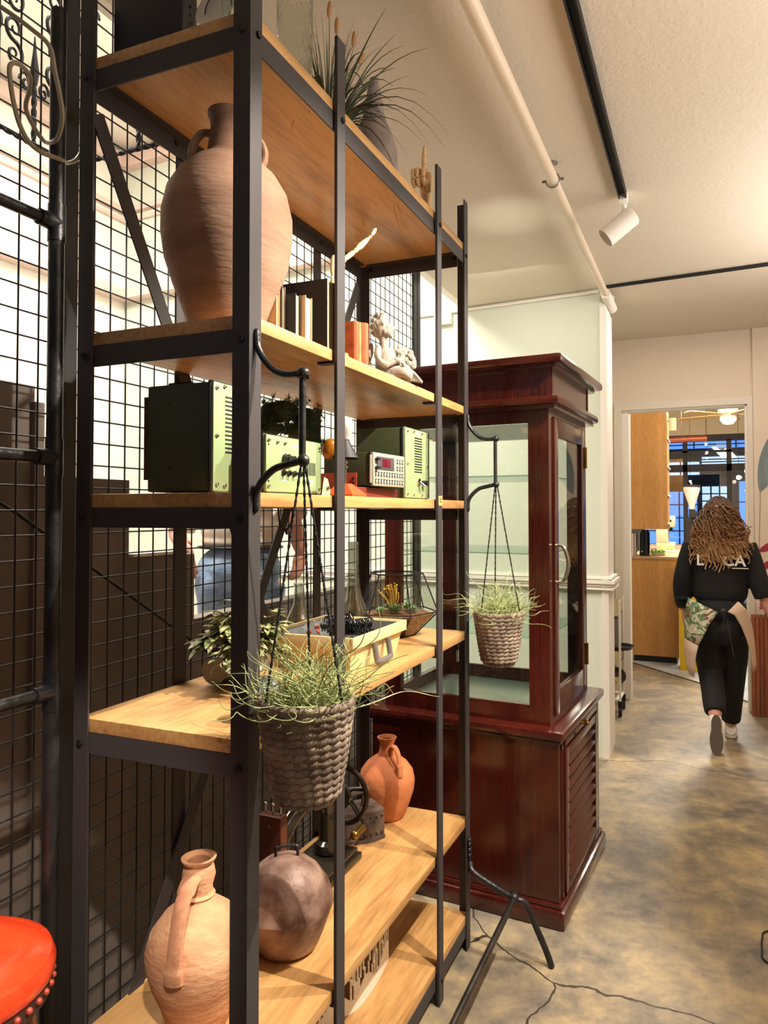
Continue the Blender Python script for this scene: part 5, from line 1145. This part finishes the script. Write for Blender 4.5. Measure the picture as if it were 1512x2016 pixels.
# street facade opposite, seen through the glass
sm = mat('street_front', '2a3c60', .8, col2='121a30', vscale=1.6, stretch=(1, 1, 3))
struct(MB().bx(-4, 8, 14.901, 15.2, 0, 6).build('wall_street', sm, smooth=False)); struct(MB().bx(-4, 8, 11.1, 15, -.1, 0).build('floor_street', 'palefloor', smooth=False))
sky_m = mat('dusk_glow_panel', '3d6fd0', .5, emis='4f86e8', estr=1.9); sky2 = mat('dusk_glow_panel_pale', '9fc0f0', .5, emis='a9c6f4', estr=1.7)
for i, (x0, x1, z0, z1, mm_) in enumerate(((-.4, .65, .9, 2.0, sky_m), (.75, 1.25, 1.5, 2.1, sky2), (1.45, 2.2, .5, 2.2, sky_m), (-.4, .7, 2.35, 2.62, sky2), (.75, 2.2, 2.5, 2.72, sky2), (-.2, 2.2, 2.9, 3.2, sky_m), (.6, 1.3, .4, 1.3, sky2))):
    m = MB(); m.bx(x0, x1, 14.88, 14.9, z0, z1); o = m.build('window_%d' % (i+2), mm_, smooth=False); struct(o); m = MB()
    for q in range(1, 4): zz = z0+(z1-z0)*q/4; m.bx(x0, x1, 14.86, 14.879, zz-.012, zz+.012)
    for q in range(1, 3): xx = x0+(x1-x0)*q/3; m.bx(xx-.015, xx+.015, 14.85, 14.859, z0, z1)
    m.build('glazing_bars', 'frame', o, smooth=False)
lm = mat('bulb', 'fff6e0', .4, emis='fff0d0', estr=9)
for i, (x, y, z) in enumerate(((1.26, 10.2, 2.08), (1.36, 10.0, 2.16), (.84, 10.4, 2.47), (.83, 10.1, 2.57), (1.42, 10.3, 1.93), (.60, 10.6, 2.05))):
    g_ = thing('pendant_bulb', ('left of the two big bright bulbs right of the woman', 'biggest bright bulb beside the right door jamb', 'small bright bulb hanging above the grinder', 'tiny bright bulb just below the copper duct', 'small bulb low beside the right door jamb', 'small bulb just over the grinder hopper')[i], 'lamp', (x, y, z), 0, 'bulbs hanging beyond the doorway')
    MB().ell((0, 0, 0), (.032 if i < 2 else .018), n=14).build('bulb', lm, g_); MB().cyl((0, 0, .015), (0, 0, KZ-z), .0025, n=6).build('cord', 'black', g_)
# ---- utility cart at the pillar
t = thing('utility_cart', 'cream metal utility cart with trays half behind the pillar', 'cart', (.10, 4.76, 0))
for (x, y) in ((-.07, -.12), (.085, -.12), (-.07, .12), (.085, .12)): MB().cyl((x, y, .09), (x, y, .90), .009, n=12).build('pole', 'white', t)
MT['cartc'] = mat('cream_cart', 'cdbb92', .5)
for z in (.78, .40, .20):
    m = MB(); m.bx(-.08, .078, -.125, .125, z, z+.01); m.bx(-.08, -.075, -.125, .125, z, z+.1); m.bx(.072, .078, -.125, .125, z, z+.1); m.bx(-.08, .078, -.127, -.122, z, z+.1); m.bx(-.08, .078, .122, .127, z, z+.1); m.build('tray', 'cartc', t, smooth=False)
MB().bx(-.08, .09, -.13, .13, .115, .135, .008).build('base_frame', 'white', t)
for (x, y) in ((-.07, -.12), (.085, -.12), (-.07, .12), (.085, .12)): MB().cyl((x-.012, y, .035), (x+.012, y, .035), .035, n=20).bx(x-.016, x+.016, y-.012, y+.012, .06, .115).build('caster', 'black', t)
t = thing('serving_tray', 'round black serving tray tilted on the cart', 'tray', (.172, 4.76, .507), 0); o = MB().lathe([(0, 0), (.09, .0), (.110, .022), (.113, .022), (.092, -.005), (0, -.005)], 36).build('tray_disc', mat('black_tray', '1a1c1e', .3), t)
t = thing('dark_bowl', 'dark bowl lying on the lower cart tray', 'bowl', (.15, 4.70, .29)); MB().lathe([(0, 0), (.04, .005), (.065, .04), (.06, .042), (.035, .012), (0, .01)], 28, rot=(R(60), 0, R(30))).build('bowl_shell', mat('dark_ceramic', '3a342f', .4), t)
t = thing('grey_bin', 'grey plastic bin on the cart', 'bin', (.12, 4.76, .508)); MB().bx(-.03, .05, -.07, .07, 0, .24, .004).build('bin_body', mat('grey_bin_plastic', '7c756b', .5), t)
# ---- slatted wood panel and painted wall leaves at the right edge
t = thing('slatted_panel', 'reddish slatted wood panel standing at the right edge', 'panel', (1.135, 5.02, 0)); wr = wood('red_slat_wood', '9c5a3a', '7a4028', 7, 2, rough=.5)
for i in range(9): MB().bx(.0+i*.03, .026+i*.03, 0, .02, .0, .79).build('slat', wr, t, smooth=False)
MB().bx(0, .27, .021, .03, 0.02, .77).build('backing', 'black', t, smooth=False)
def leafpoly(cx, cz, L_l, w_, ang, n_=12):
    pts = []
    for s_ in (1, -1):
        for q in range(n_) if s_ > 0 else range(n_, 0, -1):
            u_ = q/n_; pts.append((u_*L_l, s_*w_*math.sin(PI*u_)**.8))
    c_, s_ = math.cos(ang), math.sin(ang); return [(cx+a*c_-b_*s_, cz+a*s_+b_*c_) for a, b_ in pts]
FR = ((0, FY-.0305, 0), (1, 0, 0), (0, 0, 1), (0, -1, 0))
t = thing('wall_mural', 'painted blue grey feather leaf and red leaves on the wall', 'mural', (0, 0, 0))
MB().prism(leafpoly(1.215, 1.74, .62, .085, R(72)), FR, 0, .0015).build('blue_leaf', mat('mural_blue', '5f6f76', .8, col2='8b9798', vscale=9, stretch=(1, 1, .2)), t, smooth=False)
MB().prism([(1.20, 1.2), (1.205, 1.2), (1.222, 1.76), (1.217, 1.76)], FR, 0, .001).build('stem', mat('mural_stem', '8a7f78', .8), t, smooth=False)
for z in (1.27, 1.13, .98): MB().prism(leafpoly(1.19, z, .22, .03, R(28)), FR, 0, .0015).build('red_leaf', mat('mural_red', '9a3040', .8), t, smooth=False)
t2 = thing('red_flower', 'pinkish red flower head above the slatted panel', 'flower', (1.235, 5.0, .80)); m = MB(); rnd = random.Random(1)
for k in range(26): m.ell((rnd.uniform(-.03, .03), rnd.uniform(-.02, .02), rnd.uniform(.03, .1)), (.016, .006, .012), rot=(rnd.uniform(0, 3), rnd.uniform(0, 3), 0), n=8)
m.build('petals', mat('petal_red', 'c0505c', .6), t2); MB().cyl((0, 0, -.008), (0, 0, .05), .004, n=8).build('stem', 'pine', t2)
# ================================================================ wrought iron and cable
t = thing('wrought_iron_grille', 'wrought iron scroll grille hanging in the bright stairwell', 'grille', (-1.2, .65, 2.80))
MT['wi'] = mat('wrought_iron', '151216', .6, .3)
def twist(m, a_, b_, r_=.008):
    a_ = Vector(a_); b_ = Vector(b_); n_ = max(10, int((b_-a_).length/.012)); d = (b_-a_).normalized(); u_ = d.orthogonal().normalized(); v_ = d.cross(u_)
    for k in (0, 1): m.tube([a_.lerp(b_, q/n_)+(u_*math.cos(q*1.1+k*PI)+v_*math.sin(q*1.1+k*PI))*r_*.5 for q in range(n_+1)], r_*.72, 5)
m = MB(); twist(m, (0, 0, 0), (0, 0, 2.15), .0105); m.build('corner_rod', mat('pitted_steel', '4a474b', .4, .7), t)
m = MB(); twist(m, (0, 0, .0), (0, -1.6, 0), .008); m.build('bottom_rod', 'wi', t)
m = MB(); twist(m, (0, 0, .0), (.42, 0, 0), .008); m.build('bottom_rod', 'wi', t)
def scroll(pt, ax, s_, fl_, vert=1):
    # C/S scroll in the plane (ax, z)
    pts = []; ax = Vector(ax)
    for q in range(26):
        a = q/25*PI*2.6; r_ = s_*(.12+.88*(1-q/25)); pts.append(Vector(pt)+ax*(fl_*r_*math.cos(a)*.6)+Vector((0, 0, vert*r_*math.sin(a))))
    return pts
ax = (0, -1, 0)
m = MB()
def sscroll(y, z, s_, f):
    h = []
    for q in range(30):
        u_ = q/29; a = -PI/2+f*u_*PI*2.7; r_ = s_*(1-.85*u_); h.append((r_*math.cos(a)*.8, s_+r_*math.sin(a)))
    P = [Vector((0, -y-u, z-v)) for u, v in h[::-1]][:-1]+[Vector((0, -y+u, z+v)) for u, v in h]
    return MB().tube(P, [.003+.0035*math.sin(PI*i/(len(P)-1)) for i in range(len(P))], 6).build('scroll', 'wi', t)
for iy, y in enumerate((.075, .225, .30, .45, .60)):
    for iz, z in enumerate((.30, .475, .65, .825)): sscroll(y, z, .042, 1 if (iy % 2 == 0) else -1)
for (y) in (.15, .50, .85):
    m = MB(); twist(m, (0, -y, 0), (0, -y, .22), .008); m.tube([(0, -y, .2), (0, -y, .24), (0, -y, .30), (0, -y, .36)], [.009, .015, .007, .002], 8); m.build('spear_rod', 'wi', t)
    for f in (1, -1): MB().tube(scroll((0, -y-f*.035, .19), ax, .035, f), .005, 6).build('scroll', 'wi', t)
for (x) in (.06, .3):
    m = MB(); twist(m, (x, 0, 0), (x, 0, .18), .008); m.build('spear_rod', 'wi', t)
    for f in (1, -1):
        MB().tube(scroll((x+f*.03, 0, .17), (1, 0, 0), .03, f), .005, 6).build('scroll', 'wi', t); MB().tube(scroll((x+f*.035, 0, .48), (1, 0, 0), .045, f), .005, 6).build('scroll', 'wi', t)
    m = MB(); m.tube([(x, 0, .56), (x, 0, .50), (x, 0, .40), (x, 0, .34)], [.008, .014, .007, .002], 8); twist(m, (x, 0, .55), (x, 0, .9), .008); m.build('spear_rod', 'wi', t)
m = MB(); twist(m, (0, 0, .9), (.42, 0, .9), .008); twist(m, (0, 0, 1.1), (0, -1.6, 1.1), .008); m.build('top_rod', 'wi', t)
m = MB(); m.cyl((0, -1.6, 0), (0, -1.6, 2.15), .006, n=8); m.build('hanging_rod', 'wi', t)
CBL.location = (0, 0, 0)
MT['beige_cable'] = mat('beige_cable', '8e8068', .5)
pts1 = [(-.52, -.30, 2.60), (-.50, -.22, 2.625), (-.46, -.175, 2.60), (-.42, -.149, 2.568), (-.40, -.123, 2.544), (-.40, -.109, 2.5), (-.40, -.096, 2.455), (-.405, -.085, 2.415), (-.44, -.07, 2.385), (-.49, -.06, 2.40), (-.51, -.085, 2.455), (-.47, -.11, 2.478), (-.44, -.135, 2.486), (-.43, -.170, 2.488), (-.43, -.187, 2.472), (-.43, -.185, 2.438), (-.43, -.177, 2.402), (-.43, -.163, 2.366), (-.43, -.142, 2.343), (-.43, -.115, 2.336), (-.435, -.085, 2.342), (-.45, -.045, 2.355), (-.475, -.01, 2.37), (-.49, .03, 2.40), (-.50, .06, 2.45)]
MB().tube(bez(pts1, 6), .0048, 8).build('cable', 'beige_cable', CBL)
# small loose cords
MB().tube(bez([(-.12, .288, 1.609), (-.12, .296, 1.57), (-.12, .318, 1.555), (-.12, .345, 1.572), (-.12, .352, 1.609)], 6), .0022, 6).tube(bez([(-.12, .318, 1.556), (-.118, .322, 1.545), (-.12, .326, 1.556)], 4), .0022, 6).build('cord_loop', 'rope', SH)
t = thing('floor_cable', 'short black cable lying on the floor at the right edge', 'cable', (0, 0, 0))
MB().tube(bez([(1.15, 1.97, .004), (1.017, 1.898, .004), (.996, 1.837, .004), (.99, 1.76, .004), (1.0, 1.69, .004), (1.12, 1.60, .004)], 6), .0035, 6).build('cable', 'black', t)
